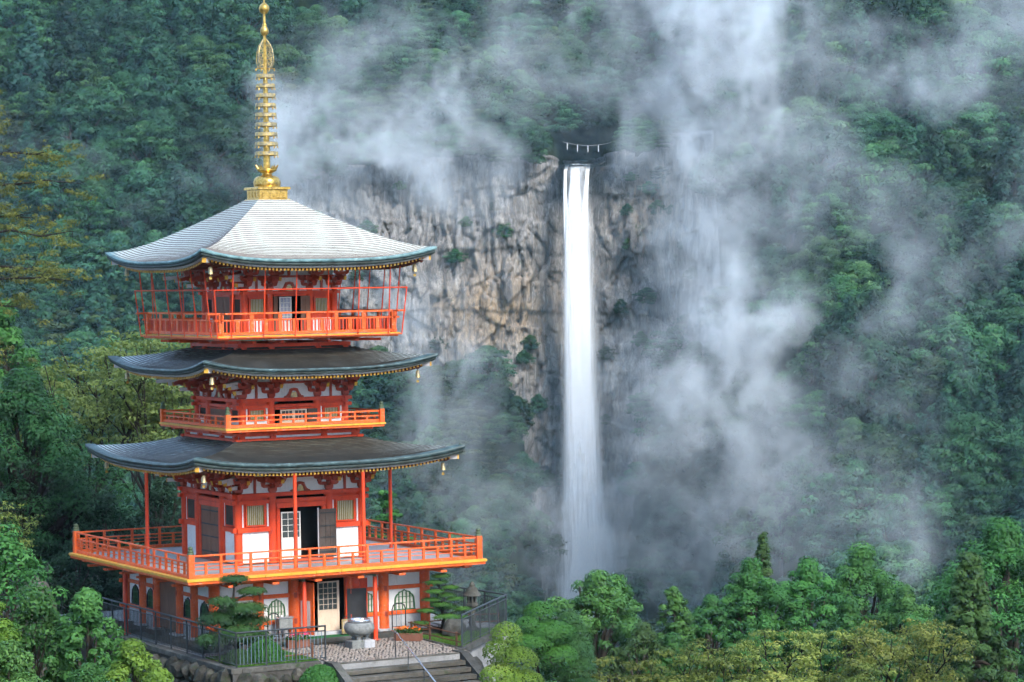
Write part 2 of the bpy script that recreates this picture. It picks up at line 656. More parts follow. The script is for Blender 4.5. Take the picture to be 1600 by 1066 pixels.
PROTO = []          # (name, label word, crown mesh, trunk mesh, height)


def proto(name, word, builder, per, size, mat, seed, bark=None, **kw):
    cl, tr, li = builder
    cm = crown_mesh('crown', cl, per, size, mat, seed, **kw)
    tm = limb_mesh('trunk', bark or M_BARK, tr, li, 5)
    PROTO.append((name, word, cm, tm))


proto('broadleaf_tree', 'rounded dark broadleaf tree', dome_tree(1, 12, 5.2, 3.0, 50, 0, .30), 154, .30, M_F1, 101)
proto('broadleaf_tree', 'rounded dark broadleaf tree', dome_tree(2, 11, 5.8, 2.5, 54, 0, .30), 154, .30, M_F1, 102)
proto('spreading_tree', 'tiered spreading tree', dome_tree(3, 12, 6.4, 3.5, 52, 6, .32), 140, .30, M_F2, 103)
proto('spreading_tree', 'tiered spreading tree', dome_tree(4, 13, 5.8, 4.0, 55, 7, .32), 140, .30, M_F1, 104)
proto('cedar_tree', 'narrow dark cedar tree', cone_tree(5, 19, 3.9, 4, 90, .75, .36, .25), 84, .30, M_F3, 105)
proto('cedar_tree', 'narrow dark cedar tree', cone_tree(6, 16, 4.2, 3, 84, .7, .36, .3), 84, .30, M_F3, 106)
proto('olive_tree', 'olive green tree', dome_tree(8, 11, 5.4, 3, 78, 4, .28), 84, .30, M_F4, 107)
proto('pale_tree', 'fresh green bushy tree', dome_tree(9, 10.5, 4.8, 2.2, 48, 0, .30), 154, .30, M_F2, 108)


# ------------------------------------------------------------------ the forest on the far slopes
def scatter():
    pts = []
    g = np.random.default_rng(31)
    for z in np.arange(-118, 112, 6.0):
        for u in np.arange(-300, 304, 7.6):
            uu, zz = u + g.uniform(-3.7, 3.7), z + g.uniform(-2.9, 2.9)
            if is_cliff(np.array([uu]), np.array([zz]))[0]:
                continue
            if abs(uu - 19.8) < 8.6 and LIP - 3 < zz < LIP + 6.5:
                continue
            if abs(uu - FU) < 10 and zz < LIP: continue
            dd = float(depth(np.array([uu]), np.array([zz]))[0])
            pts.append((uu, dd, zz, g.random(), g.random(), g.random()))
    # shrubs clinging to the cliff ledges
    n = 0
    while n < 46:
        uu, zz = g.uniform(-66, 46), g.uniform(-40, 40)
        if not is_cliff(np.array([uu]), np.array([zz]))[0] or abs(uu - FU) < 6.5: continue
        if -32 < uu < 6 and zz > -8 and g.random() < .72: continue
        dd = float(depth(np.array([uu]), np.array([zz]))[0])
        pts.append((uu, dd - .5, zz, g.random(), g.random(), -g.uniform(.22, .45)))
        n += 1
    # shrubs and small trees crowding the rim
    for uu in np.arange(-68, 50, 1.9):
        if 9.8 < uu < 28: continue
        ua = np.array([uu + g.uniform(-1, 1)])
        zr = float(cliff_top(ua)[0]) + g.uniform(-2.2, 1.2)
        pts.append((float(ua[0]), 691.5 + g.uniform(-1.5, 2), zr, g.random(), g.random(), -g.uniform(.40, .85)))
    return pts


SPEC = {'left': [0, 1, 2, 3, 3, 4, 5, 6, 1, 0], 'mid': [0, 1, 3, 2, 7, 6], 'right': [0, 2, 3, 4, 5, 5, 4, 2, 7, 1]}
trees = []
for (uu, dd, zz, a, b, c) in scatter():
    reg = 'left' if uu < -55 else ('right' if uu > 42 else 'mid')
    k = SPEC[reg][int(a * len(SPEC[reg]))]
    s = (.85 + .75 * c) if c >= 0 else -c
    if reg == 'mid' and c >= 0: s *= .8
    p = val(uu, dd, zz - 2.5 * s)
    ip = (800 + 4338 * uu / dd, 429 - 4338 * (zz - 8 - CAM[2]) / dd)
    inview = -40 < ip[0] < 1640 and -60 < ip[1] < 1000
    trees.append((inview, s / dd, reg, k, p, b * 6.283, s, c < 0, uu, zz))

inv = sorted([t for t in trees if t[0]], key=lambda t: -t[1])
rest = inv[250:] + [t for t in trees if not t[0]]
def spot(reg, u, z):
    """where a far tree stands, in words"""
    if reg == 'mid':
        if z < 38:
            return ('below the cliff between pagoda and waterfall' if u < FU else 'below the cliff right of the waterfall') if z < -5 else 'on the cliff face'
        h = 'high above' if z > 62 else 'just above'
        return h + (' the cliff left of the waterfall' if u < -18 else (' the waterfall lip' if u < 30 else ' the cliff right of the waterfall'))
    h = ['at the top', 'high', 'halfway up', 'low', 'at the foot'][int(np.searchsorted([-58, -28, 8, 45], -z))]
    if reg == 'left':
        c = 'near the left edge' if u < -96 else ('left of the spire' if u < -74 else 'close beside the spire')
        return h + ' on the left slope ' + c
    c = 'beside the mist column' if u < 62 else ('at its middle' if u < 86 else 'near the right edge')
    return h + ' on the right slope ' + c


med = {k: float(np.median([t[6] for t in inv[:250] if t[3] == k] or [1])) for k in range(len(PROTO))}
for t in inv[:250]:
    name, word, cm, tm = PROTO[t[3]]
    e = empty(name, t[4], t[5])
    e.scale = (t[6],) * 3
    lab = ('big ' if t[6] > med[t[3]] else 'small ') + word + ', ' + spot(t[2], t[8], t[9])
    tag(e, lab, 'tree', word + 's on the far slopes')
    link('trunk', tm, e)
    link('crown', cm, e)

# the rest of the wood: one object, copies of the same trees placed on its points
pc = bpy.data.collections.new('wood_kinds')
for k, (name, word, cm, tm) in enumerate(PROTO):
    b = bpy.data.objects.new('wood_kind_%d' % k, cm)
    pc.objects.link(b)
pm = bpy.data.meshes.new('distant_wood')
pm.from_pydata([tuple(t[4]) for t in rest], [], [])
for nm, vals in (('kd', [t[3] for t in rest]),):
    a = pm.attributes.new(nm, 'INT', 'POINT')
    a.data.foreach_set('value', vals)
for nm, vals in (('rz', [t[5] for t in rest]), ('sc', [t[6] for t in rest])):
    a = pm.attributes.new(nm, 'FLOAT', 'POINT')
    a.data.foreach_set('value', vals)
wo = link('distant_wood', pm)
tag(wo, 'dense far wood covering the mountain slopes behind the mist', 'wood', kind='stuff')
ng = bpy.data.node_groups.new('place_trees', 'GeometryNodeTree')
ng.interface.new_socket('Geometry', in_out='INPUT', socket_type='NodeSocketGeometry')
ng.interface.new_socket('Geometry', in_out='OUTPUT', socket_type='NodeSocketGeometry')
gi, go = ng.nodes.new('NodeGroupInput'), ng.nodes.new('NodeGroupOutput')
ci = ng.nodes.new('GeometryNodeCollectionInfo')
ci.inputs['Collection'].default_value = pc
ci.inputs['Separate Children'].default_value = True
ci.inputs['Reset Children'].default_value = True
ip = ng.nodes.new('GeometryNodeInstanceOnPoints')
ip.inputs['Pick Instance'].default_value = True


def nattr(nm, ty):
    a = ng.nodes.new('GeometryNodeInputNamedAttribute')
    a.data_type = ty
    a.inputs['Name'].default_value = nm
    return a.outputs['Attribute']


cx = ng.nodes.new('ShaderNodeCombineXYZ')
ng.links.new(nattr('rz', 'FLOAT'), cx.inputs[2])
ng.links.new(gi.outputs[0], ip.inputs['Points'])
ng.links.new(ci.outputs[0], ip.inputs['Instance'])
ng.links.new(nattr('kd', 'INT'), ip.inputs['Instance Index'])
ng.links.new(cx.outputs[0], ip.inputs['Rotation'])
ng.links.new(nattr('sc', 'FLOAT'), ip.inputs['Scale'])
ng.links.new(ip.outputs[0], go.inputs[0])
wo.modifiers.new('trees', 'NODES').node_group = ng


# ------------------------------------------------------------------ the waterfall
def make_water(name, den, streak):
    m = Mat(name, .35, .4)
    m.col((.97, .98, .99))
    s1 = m.noise(m.coord((2.1, 2.1, .022)), 1, 6, .7, .35)
    s2 = m.noise(m.coord((.5, .5, .012)), 1, 3, .5)
    f = m.math('ADD', m.math('MULTIPLY', s1, .7), m.math('MULTIPLY', s2, .3))
    f = m.fr(f, .5 - streak, .5 + streak * .7)
    d = m.attr('den')
    a = m.math('MULTIPLY', d, m.math('ADD', m.math('MULTIPLY', f, .8), m.math('MULTIPLY', d, .35)))
    a = m.math('MINIMUM', m.math('MULTIPLY', a, den), 1.0)
    tr = m.n('ShaderNodeBsdfTransparent')
    tl = m.n('ShaderNodeBsdfTranslucent')
    tl.inputs[0].default_value = (.92, .95, .98, 1)
    bd = m.n('ShaderNodeMixShader')
    bd.inputs[0].default_value = .1
    m.l(m.b.outputs[0], bd.inputs[1])
    m.l(tl.outputs[0], bd.inputs[2])
    mx = m.n('ShaderNodeMixShader')
    m.l(a, mx.inputs[0])
    m.l(tr.outputs[0], mx.inputs[1])
    m.l(bd.outputs[0], mx.inputs[2])
    m.l(mx.outputs[0], m.t.nodes['Material Output'].inputs[0])
    return m.m


M_W1, M_W2 = make_water('falling_water', 3.0, .30), make_water('water_veil', 1.5, .24)
falls = tag(empty('waterfall', val(FU, 690, -70)), 'tall white waterfall dropping straight down the cliff', 'waterfall', kind='structure')
f0 = np.array(falls.location)


def strand(name, path, mat, seed, bulge=.6, front=692.0):
    """path: list of (z, u centre, half width, forward offset, density)"""
    path = np.array(path, float)
    zs = np.linspace(path[0, 0], path[-1, 0], 160)
    it = lambda k: np.interp(-zs, -path[:, 0], path[:, k])
    u0, hw, off, den = it(1), it(2), it(3), it(4)
    q = np.linspace(-1, 1, 25)
    Z, Q = np.meshgrid(zs, q, indexing='ij')
    wob = .35 * (fbm(Q * 2.2 + seed, Z / 26, seed) - .5) * np.minimum(1, hw[:, None])
    U = u0[:, None] + Q * hw[:, None] + wob
    W_ = front - off[:, None] - bulge * np.sqrt(np.maximum(0, 1 - Q ** 2)) - .5 * (fbm(Q * 5 + seed, Z / 40, seed + 3) - .5)
    D = den[:, None] * ((1 - np.abs(Q) ** 1.6) ** 1.5 if name == 'water_veil' else (1 - np.abs(Q) ** 2.2) ** 1.1)
    V = val(U, W_, Z).reshape(-1, 3) - f0
    n1, n2 = Z.shape
    ii = np.arange(n1 * n2).reshape(n1, n2)
    Fq = np.stack([ii[:-1, :-1], ii[:-1, 1:], ii[1:, 1:], ii[1:, :-1]], -1).reshape(-1, 4)
    return link(name, mesh_np(name, V, Fq, mat, True, {'den': D.ravel()}), falls)


# threads slide over the lip and merge into one column that frays out as it falls
strand('water_tongue', [(41.5, 14.6, .7, -6, .6), (41.2, 14.4, .6, -1.5, .9), (39.5, 13.9, .45, .3, 1), (34, 13.7, .5, 1.0, .9), (26, 13.9, .8, 1.4, .8), (12, 14.4, 1.1, 2.0, .5), (-8, 14.8, 1.4, 2.4, 0)], M_W1, 3)
strand('water_tongue', [(41.6, 16.7, 1.5, -6, .9), (41.3, 16.6, 1.3, -1.5, 1), (39.5, 16.4, 1.3, .3, 1), (33, 16.1, 1.7, 1.0, 1), (24, 15.9, 2.1, 1.5, 1), (5, 15.7, 2.4, 2.2, .75), (-20, 15.4, 2.3, 2.8, .42), (-45, 15.6, 3.0, 3.2, .26), (-78, 15.6, 4.0, 3.6, .18)], M_W1, 11)
strand('water_tongue', [(41.5, 19.6, .9, -6, .6), (41.2, 19.6, .7, -1.5, .9), (39.5, 19.4, .5, .3, 1), (34, 18.9, .65, 1.0, .8), (27, 18.5, .9, 1.4, .5), (12, 18.0, 1.4, 1.8, .28), (-12, 17.8, 1.8, 2.0, 0)], M_W1, 19)
strand('water_column', [(34, 14.5, .8, 1.6, .0), (22, 14.6, 1.3, 2.0, .7), (0, 14.4, 1.4, 2.8, .75), (-25, 14.3, 1.6, 3.4, .45), (-45, 14.2, 2.2, 3.8, .28), (-78, 13.9, 3.2, 4.2, .18)], M_W1, 27)
strand('water_veil', [(41.4, 17.0, 3.8, -4, .5), (41.0, 17.0, 3.7, -.3, .5), (38, 16.9, 3.4, .9, .4), (28, 16.9, 4.2, 1.8, .8), (10, 16.8, 4.8, 2.6, 1.1), (-15, 17.0, 5.5, 3.2, 1.2), (-40, 17.3, 6.6, 3.8, 1.2), (-55, 17.6, 8.4, 4.4, 1.3), (-78, 17.9, 10.6, 5.2, 1.3)], M_W2, 35, 1.2)
strand('water_veil', [(-20, 16.6, 4.0, 4.2, .0), (-36, 16.6, 5.0, 4.8, .5), (-52, 17.0, 7.8, 5.4, 1.1), (-64, 17.4, 9.6, 6.0, 1.4), (-80, 17.8, 11.5, 6.6, 1.5)], M_W2, 43, 1.6)
strand('water_veil', [(-32, 15.4, 1.8, 5.0, .0), (-46, 14.9, 3.0, 5.6, .7), (-60, 14.6, 4.2, 6.4, 1.0), (-80, 14.4, 5.4, 7.0, 1.1)], M_W2, 47, .8)

# water sliding over the lip and the stream bed behind it
mw = Mat('stream_water', .12, .5)
mw.col((.18, .22, .26))
mw.bump(mw.noise(mw.coord((.8, .8, .8)), 1, 4), .5, .3)
gu, gw = np.meshgrid(np.linspace(12.4, 24, 24), np.linspace(690.6, 732, 40))
gz = LIP - .15 + .05 * (gw - 690) / 8 + .5 * (fbm(gu / 1.5, gw / 2.5, 5) - .5) + .10 * np.maximum(0, np.abs(gu - 17) - 4) ** 2
ii = np.arange(gu.size).reshape(gu.shape)
st = link('stream', mesh_np('stream', val(gu, gw, gz).reshape(-1, 3), np.stack([ii[:-1, :-1], ii[:-1, 1:], ii[1:, 1:], ii[1:, :-1]], -1).reshape(-1, 4), mw.m, True))
tag(st, 'dark stream running to the lip of the waterfall', kind='structure')

# straw rope with paper streamers hung across the gorge above the lip
mr = Mat('straw_rope', .9, .1)
mr.col((.34, .33, .30))
mp_ = Mat('white_paper', .8, .1)
mp_.col((.62, .63, .62))
ropeA, ropeB = val(13.4, 693, 47.0), val(26.4, 693, 46.9)
rope = tag(empty('sacred_rope', val(19.5, 693, 46.0)), 'straw rope with four white streamers strung above the waterfall', 'rope')
r0 = np.array(rope.location)
rp = [ropeA + (ropeB - ropeA) * t - np.array([0, 0, 1.0 * 4 * t * (1 - t)]) - r0 for t in np.linspace(0, 1, 21)]
MB().tube(rp, .045, 6).build('rope', mr.m, rope)
for t in (.085, .28, .48, .68):
    c = ropeA + (ropeB - ropeA) * t - np.array([0, 0, 1.0 * 4 * t * (1 - t)]) - r0
    b = MB()
    for k in range(4):          # folded zigzag paper
        s = .06 if k % 2 else -.06
        b.bar(c + np.array([VR[0] * s, VR[1] * s, -.05 - .40 * k]), c + np.array([-VR[0] * s, -VR[1] * s, -.47 - .40 * k]), .17, .04, (VF[0], VF[1], 0))
    b.build('streamer', mp_.m, rope)

# ------------------------------------------------------------------ pagoda materials
def paint(name, c0, c1, flake=.5, rough=.5, worn=(.72, .52, .44)):
    m = Mat(name, rough, .3)
    n = m.noise(m.wcoord((1.6, 1.6, 1.2)), 1, 5, .65)
    f = m.noise(m.wcoord((14, 14, 18)), 1, 4, .7)
    c = m.mix(m.fr(n, .3, .72), c0, c1)
    c = m.mix(m.fr(f, .66 - .05 * flake, .74, 0, min(.9, .55 * flake)), c, worn)
    c = m.mix(m.fr(m.noise(m.wcoord((5, 5, .8)), 1, 5, .7), .54, .78, 0, .62), c, tuple(x * .35 for x in c0))
    c = m.mix(m.fr(m.noise(m.wcoord((.9, .9, .7)), 1, 4, .6), .5, .72, 0, .35), c, tuple(min(1, x * .72 + .04) for x in c1))
    m.col(c).bump(f, .12, .01)
    return m.m


M_RED = paint('vermilion_paint', (.56, .040, .011), (.80, .078, .017))
M_ORANGE = paint('top_lit_vermilion_paint', (.64, .088, .015), (.84, .140, .022), 1.7)  # vermilion shifted to orange: light from above put into the colour
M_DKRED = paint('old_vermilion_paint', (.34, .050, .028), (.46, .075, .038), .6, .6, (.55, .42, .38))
M_EAVESHADE = paint('eave_shaded_red_timber', (.10, .026, .016), (.18, .042, .024), .2, .7, (.25, .12, .09))  # red timber darkened: shade under the eaves put into the colour
M_YEL = paint('yellow_paint', (.60, .30, .030), (.72, .40, .05), .9, .5, (.40, .18, .03))
M_GOLD_E = paint('ochre_end_paint', (.72, .36, .05), (.80, .45, .07), 0)
M_WHITE = paint('white_plaster', (.74, .735, .72), (.82, .815, .80), .15, .85, (.6, .58, .55))
M_BROWN = paint('brown_door_wood', (.16, .075, .045), (.23, .115, .07), .3, .6, (.3, .2, .15))
M_DKWOOD = paint('weathered_dark_wood', (.045, .033, .028), (.10, .075, .06), .8, .7, (.30, .12, .06))
M_PALEWOOD = paint('pale_new_wood', (.62, .47, .34), (.70, .55, .41), 0, .6)
M_GREYW = paint('grey_floor_wood', (.28, .27, .28), (.40, .38, .38), .5, .45, (.5, .48, .46))
M_GREEN = paint('green_paint', (.035, .11, .045), (.06, .17, .06), .3, .6, (.2, .25, .1))
M_OLIVE = paint('olive_slat_paint', (.22, .19, .035), (.33, .28, .06), .6, .6, (.6, .55, .4))
M_IRON = paint('black_iron', (.018, .018, .02), (.04, .04, .042), .2, .5, (.1, .08, .07))
M_PATINA = paint('bronze_patina', (.055, .085, .045), (.10, .13, .07), .4, .5, (.2, .2, .12))
M_SHOJI = paint('paper_screen', (.60, .56, .50), (.70, .66, .60), 0, .8)
M_LILAC = paint('grey_lilac_pane', (.26, .27, .33), (.36, .37, .43), 0, .4)
M_BLACK = Mat('dark_interior', .9, .05).col((.012, .010, .009)).m  # near-black paint standing for the darkness of unlit hollows
M_STONEB = paint('grey_plinth_stone', (.36, .36, .37), (.50, .50, .51), .3, .85, (.3, .3, .3))
M_BOARD = paint('grey_white_eave_board', (.55, .50, .50), (.66, .61, .60), .2, .7, (.4, .3, .28))
_g = Mat('gilded_metal', .28, .5)
_gn = _g.noise(_g.coord((9, 9, 9)), 1, 4)
_g.col(_g.ramp(_gn, [(.25, (.16, .09, .025)), (.5, (.62, .38, .09)), (.75, (.86, .60, .20))])).bump(_gn, .2, .02)
_g.b.inputs['Metallic'].default_value = .85
M_GILT = _g.m
_g = Mat('dark_bronze', .4, .5)
_g.col(_g.ramp(_g.noise(_g.coord((7, 7, 7)), 1, 4), [(.3, (.16, .14, .11)), (.48, (.42, .34, .19)), (.66, (.74, .50, .15))]))
_g.b.inputs['Metallic'].default_value = .6
M_BRONZE = _g.m
m = Mat('green_glass_pane', .15, .5)
m.col((.05, .06, .06))
M_PANE = m.m


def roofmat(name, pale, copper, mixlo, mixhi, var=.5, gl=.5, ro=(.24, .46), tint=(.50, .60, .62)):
    """wet copper sheets: paler parts are verdigris with sky reflection painted in, the rest brown"""
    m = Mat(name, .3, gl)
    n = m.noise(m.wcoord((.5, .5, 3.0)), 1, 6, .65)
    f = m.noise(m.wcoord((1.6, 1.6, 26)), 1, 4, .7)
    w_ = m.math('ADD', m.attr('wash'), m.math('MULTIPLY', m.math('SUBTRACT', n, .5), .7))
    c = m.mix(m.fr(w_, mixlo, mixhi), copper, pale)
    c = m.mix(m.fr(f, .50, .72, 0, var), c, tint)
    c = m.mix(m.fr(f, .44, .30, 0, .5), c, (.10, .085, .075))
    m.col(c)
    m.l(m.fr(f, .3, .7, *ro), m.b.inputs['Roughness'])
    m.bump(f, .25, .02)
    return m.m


M_RISER = paint('copper_sheet_edge', (.13, .11, .095), (.24, .21, .19), .3, .6, (.4, .4, .38))
M_RISERD = paint('dark_copper_sheet_edge', (.010, .009, .007), (.028, .025, .020), .3, .5, (.05, .06, .05))
M_ROOF3 = roofmat('washed_copper_roof', (.57, .61, .54), (.38, .40, .36), .0, .5, .5, .5, (.24, .46), (.50, .57, .53))
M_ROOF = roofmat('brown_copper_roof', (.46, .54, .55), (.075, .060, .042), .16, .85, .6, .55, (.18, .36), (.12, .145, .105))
_m = Mat('verdigris_edge', .4, .4)
_n = _m.noise(_m.wcoord((3, 3, 6)), 1, 5, .7)
_m.col(_m.ramp(_n, [(.3, (.045, .09, .09)), (.55, (.15, .27, .28)), (.75, (.36, .50, .50))]))
M_VERD = _m.m
_m = Mat('dark_verdigris_edge', .4, .4)
_m.col(_m.ramp(_m.noise(_m.wcoord((3, 3, 6)), 1, 5, .7), [(.35, (.022, .036, .036)), (.6, (.06, .105, .11)), (.8, (.20, .30, .31))]))
M_VERDD = _m.m
_m = Mat('dark_eave_edge', .5, .3)
_m.col(_m.ramp(_m.noise(_m.wcoord((3, 3, 6)), 1, 4), [(.35, (.020, .026, .022)), (.7, (.06, .085, .08))]))
M_EDGE = _m.m

# ------------------------------------------------------------------ pagoda
PG = tag(empty('pagoda', (0, 0, 0)), 'three storied vermilion pagoda with curved copper roofs and a golden spire', 'pagoda')
FACES = {'front': 0.0, 'left': -math.pi / 2, 'right': math.pi / 2, 'back': math.pi}


def put(name, me, fa=0.0, loc=(0, 0, 0), parent=None, rz=0.0):
    """place a mesh built for the front face on the face turned by fa"""
    c, s = math.cos(fa), math.sin(fa)
    return link(name, me, parent or PG, (loc[0] * c - loc[1] * s, loc[0] * s + loc[1] * c, loc[2]), (0, 0, fa + rz))


def sub(name, me, parent, loc=(0, 0, 0), rz=0.0):
    return link(name, me, parent, loc, (0, 0, rz))


def boxm(name, mat, sx, sy, sz):
    """box centred in x and y, standing on z=0"""
    return MB().bevbox(-sx / 2, sx / 2, -sy / 2, sy / 2, 0, sz, min(.015, sx * .12, sy * .12, sz * .12)).mesh(name, mat)


# --- roofs
def make_roof(hip, zmid, top_half, mat, lip, courses, inner_half, rafter_in, sag_pow, wash_sheen_fn):
    """hip: [(half, z)] from the tip inwards; zmid: height of the eave at mid side"""
    hip = np.array(hip)
    h0, zt0 = hip[0]
    drop = zt0 - zmid
    hh = np.linspace(h0, top_half, courses + 1)

    def zhip(h):
        return np.interp(h, hip[::-1, 0], hip[::-1, 1])

    def zsurf(s, h):
        k = np.clip((h - top_half) / (h0 - top_half), 0, 1)
        return zhip(h) - drop * k ** sag_pow * (1 - np.abs(s) ** 3.2)

    def off(s):
        return -.05 * (1 - np.abs(s) ** 3)      # eave bows in very slightly between the tips
    sg = np.linspace(-1, 1, 49)
    sg = np.sign(sg) * (1 - (1 - np.abs(sg)) ** 1.25)
    rows, wash = [], []
    th = .040
    for j, h in enumerate(hh):
        yy = -(h + off(sg) * ((h - top_half) / (h0 - top_half)))
        z = zsurf(sg, h)
        x = sg * h
        if j > 0:
            rows.append(np.stack([x, yy, z], -1)); wash.append(wash_sheen_fn(sg, h))
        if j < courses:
            rows.append(np.stack([x, yy, z + th], -1)); wash.append(wash_sheen_fn(sg, h))
    V = np.array(rows)
    n1, n2 = V.shape[:2]
    ii = np.arange(n1 * n2).reshape(n1, n2)
    Fq = np.stack([ii[:-1, :-1], ii[:-1, 1:], ii[1:, 1:], ii[1:, :-1]], -1).reshape(-1, 4)
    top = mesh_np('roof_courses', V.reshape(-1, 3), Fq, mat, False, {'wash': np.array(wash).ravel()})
    top.materials.append(M_RISER if mat is M_ROOF3 else M_RISERD)  # step faces darkened: shadow lines between courses put into the colour
    top.polygons.foreach_set('material_index', np.repeat(np.arange(n1 - 1) % 2, n2 - 1).astype(np.int32))

    def strip(name, ins0, ins1, d0, d1, m_):
        """lip layer: ins = inset in plan, d = depth under the roof surface at the eave"""
        ze = zsurf(sg, h0) + th
        yo = -(h0 + off(sg))
        A = np.stack([sg * (h0 - ins0), yo + ins0, ze - d0], -1)
        B = np.stack([sg * (h0 - ins0), yo + ins0, ze - d1], -1)
        C = np.stack([sg * (h0 - ins1), yo + ins1, ze - d1 - .012], -1)
        D = np.stack([sg * (h0 - ins1), yo + ins1, ze - d0 - .002], -1)
        V = np.array([D, A, B, C])
        n2 = V.shape[1]
        ii = np.arange(4 * n2).reshape(4, n2)
        # outer face, underside and a closing top
        Fq = np.stack([ii[:-1, :-1], ii[1:, :-1], ii[1:, 1:], ii[:-1, 1:]], -1).reshape(-1, 4)
        return mesh_np(name, V.reshape(-1, 3), Fq, m_)
    la = strip('roof_lip', 0, .30, 0, lip[0], M_VERD if mat is M_ROOF3 else M_VERDD)
    lb = strip('roof_lip', .055, .40, lip[0] + .004, lip[1], M_EDGE)
    lc = strip('eave_board', .20, .55, lip[1] + .004, lip[2], M_BOARD)
    # rafters with ochre ends
    pitch = .158
    nraf = int((h0 - .42) / pitch)
    rb, cb = MB(), MB()
    zin = None
    for k in range(-nraf, nraf + 1):
        x = k * pitch
        s = x / (h0 - .30)
        ze = float(zsurf(np.array([s]), h0)[0]) + th - lip[2] - .012
        y0 = -(h0 - .30) + .04
        yi = -max(rafter_in, abs(x) * .98)
        zi = zmid - lip[2] + .02 + .085 * (h0 - .3 + yi) + .6 * (ze - (zmid - lip[2])) * (abs(x) / h0)
        p, q = Vector((x, y0, ze - .05)), Vector((x, yi, zi - .05))
        rb.bar(p, q, .075, .09)
        d = (q - p).normalized()
        cb.bar(p - d * .012, p - d * .002, .078, .093)
    raf = rb.mesh('rafters', M_EAVESHADE)
    cap = cb.mesh('rafter_ends', M_GOLD_E)
    # soffit boards above the rafters
    ze = zsurf(sg, h0) + th - lip[2] - .008
    A = np.stack([sg * (h0 - .32), np.full(sg.shape, -(h0 - .32)), ze], -1)
    zi = zmid - lip[2] + .05 + .085 * (h0 - .3 - rafter_in)
    B = np.stack([sg * rafter_in, np.full(sg.shape, -rafter_in), np.full(sg.shape, zi)], -1)
    V = np.array([A, B])
    ii = np.arange(V.shape[0] * V.shape[1]).reshape(2, -1)
    sof = mesh_np('soffit', V.reshape(-1, 3), np.stack([ii[:-1, :-1], ii[1:, :-1], ii[1:, 1:], ii[:-1, 1:]], -1).reshape(-1, 4), M_EAVESHADE)
    # corner hip beam with an ochre end
    tip = zt0 - lip[2]
    hb = MB().bar((-(h0 - .22), -(h0 - .22), tip - .06), (-rafter_in, -rafter_in, zi - .08), .16, .17).mesh('hip_rafter', M_BOARD)
    he = MB().bar((-(h0 - .205), -(h0 - .205), tip - .06), (-(h0 - .22), -(h0 - .22), tip - .06), .17, .18).mesh('hip_rafter_end', M_GOLD_E)
    for nm, fa in FACES.items():
        r = put('roof_slope', top, fa)
        tag(r, kind='stuff')
        sub('roof_lip', la, r)
        sub('roof_lip', lb, r)
        sub('eave_board', lc, r)
        tag(sub('rafters', raf, r), kind='stuff')
        tag(sub('rafter_ends', cap, r), kind='stuff')
        sub('soffit', sof, r)
        h = sub('hip_rafter', hb, r)
        sub('hip_rafter_end', he, r)


washA = lambda s, h: np.full(s.shape, .45)
make_roof([(5.02, 15.22), (4.82, 15.225), (4.47, 15.28), (4.12, 15.38), (3.69, 15.53), (3.24, 15.75), (2.78, 15.99), (2.24, 16.29), (1.82, 16.53), (1.35, 16.80), (.91, 17.08), (.66, 17.24)],
          14.78, .66, M_ROOF3, (.12, .26, .34), 34, 2, 1.95, 2.2, washA)


def wash_sheenB(h0):  # paler corners: patina, plus sky reflection put into the colour
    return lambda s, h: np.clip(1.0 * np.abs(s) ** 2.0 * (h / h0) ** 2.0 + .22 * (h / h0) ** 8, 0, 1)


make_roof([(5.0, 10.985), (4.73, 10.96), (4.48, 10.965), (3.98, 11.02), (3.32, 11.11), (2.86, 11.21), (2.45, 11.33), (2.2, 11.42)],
          10.56, 2.2, M_ROOF, (.11, .22, .30), 22, 2.2, 2.2, 1.25, wash_sheenB(5.0))
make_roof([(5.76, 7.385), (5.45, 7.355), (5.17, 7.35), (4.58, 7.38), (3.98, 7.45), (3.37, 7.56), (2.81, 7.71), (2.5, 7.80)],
          6.98, 2.5, M_ROOF, (.15, .30, .38), 23, 2.6, 2.67, 1.25, wash_sheenB(5.76))


# --- a latticed window of upright slats
def slat_window(w_, h_, fa, loc, slats=9, mats=(M_OLIVE, M_SHOJI)):
    fr_ = MB()
    t = .055
    fr_.box(-w_ / 2 - t, w_ / 2 + t, -.05, .05, -t, 0).box(-w_ / 2 - t, w_ / 2 + t, -.05, .05, h_, h_ + t)
    fr_.box(-w_ / 2 - t, -w_ / 2, -.05, .05, 0, h_).box(w_ / 2, w_ / 2 + t, -.05, .05, 0, h_)
    o = put('window', fr_.mesh('window', M_RED), fa, loc)
    sub('pane', MB().box(-w_ / 2 + .004, w_ / 2 - .004, .02, .04, .004, h_ - .004).mesh('pane', mats[1]), o)
    sm = MB().bar((0, -.02, 0), (0, -.02, h_), w_ / slats * .36, w_ / slats * .36, (1, 1, 0)).mesh('slat', mats[0])
    for k in range(slats):
        sub('slat', sm, o, (-w_ / 2 + w_ * (k + .5) / slats, 0, 0))
    return o


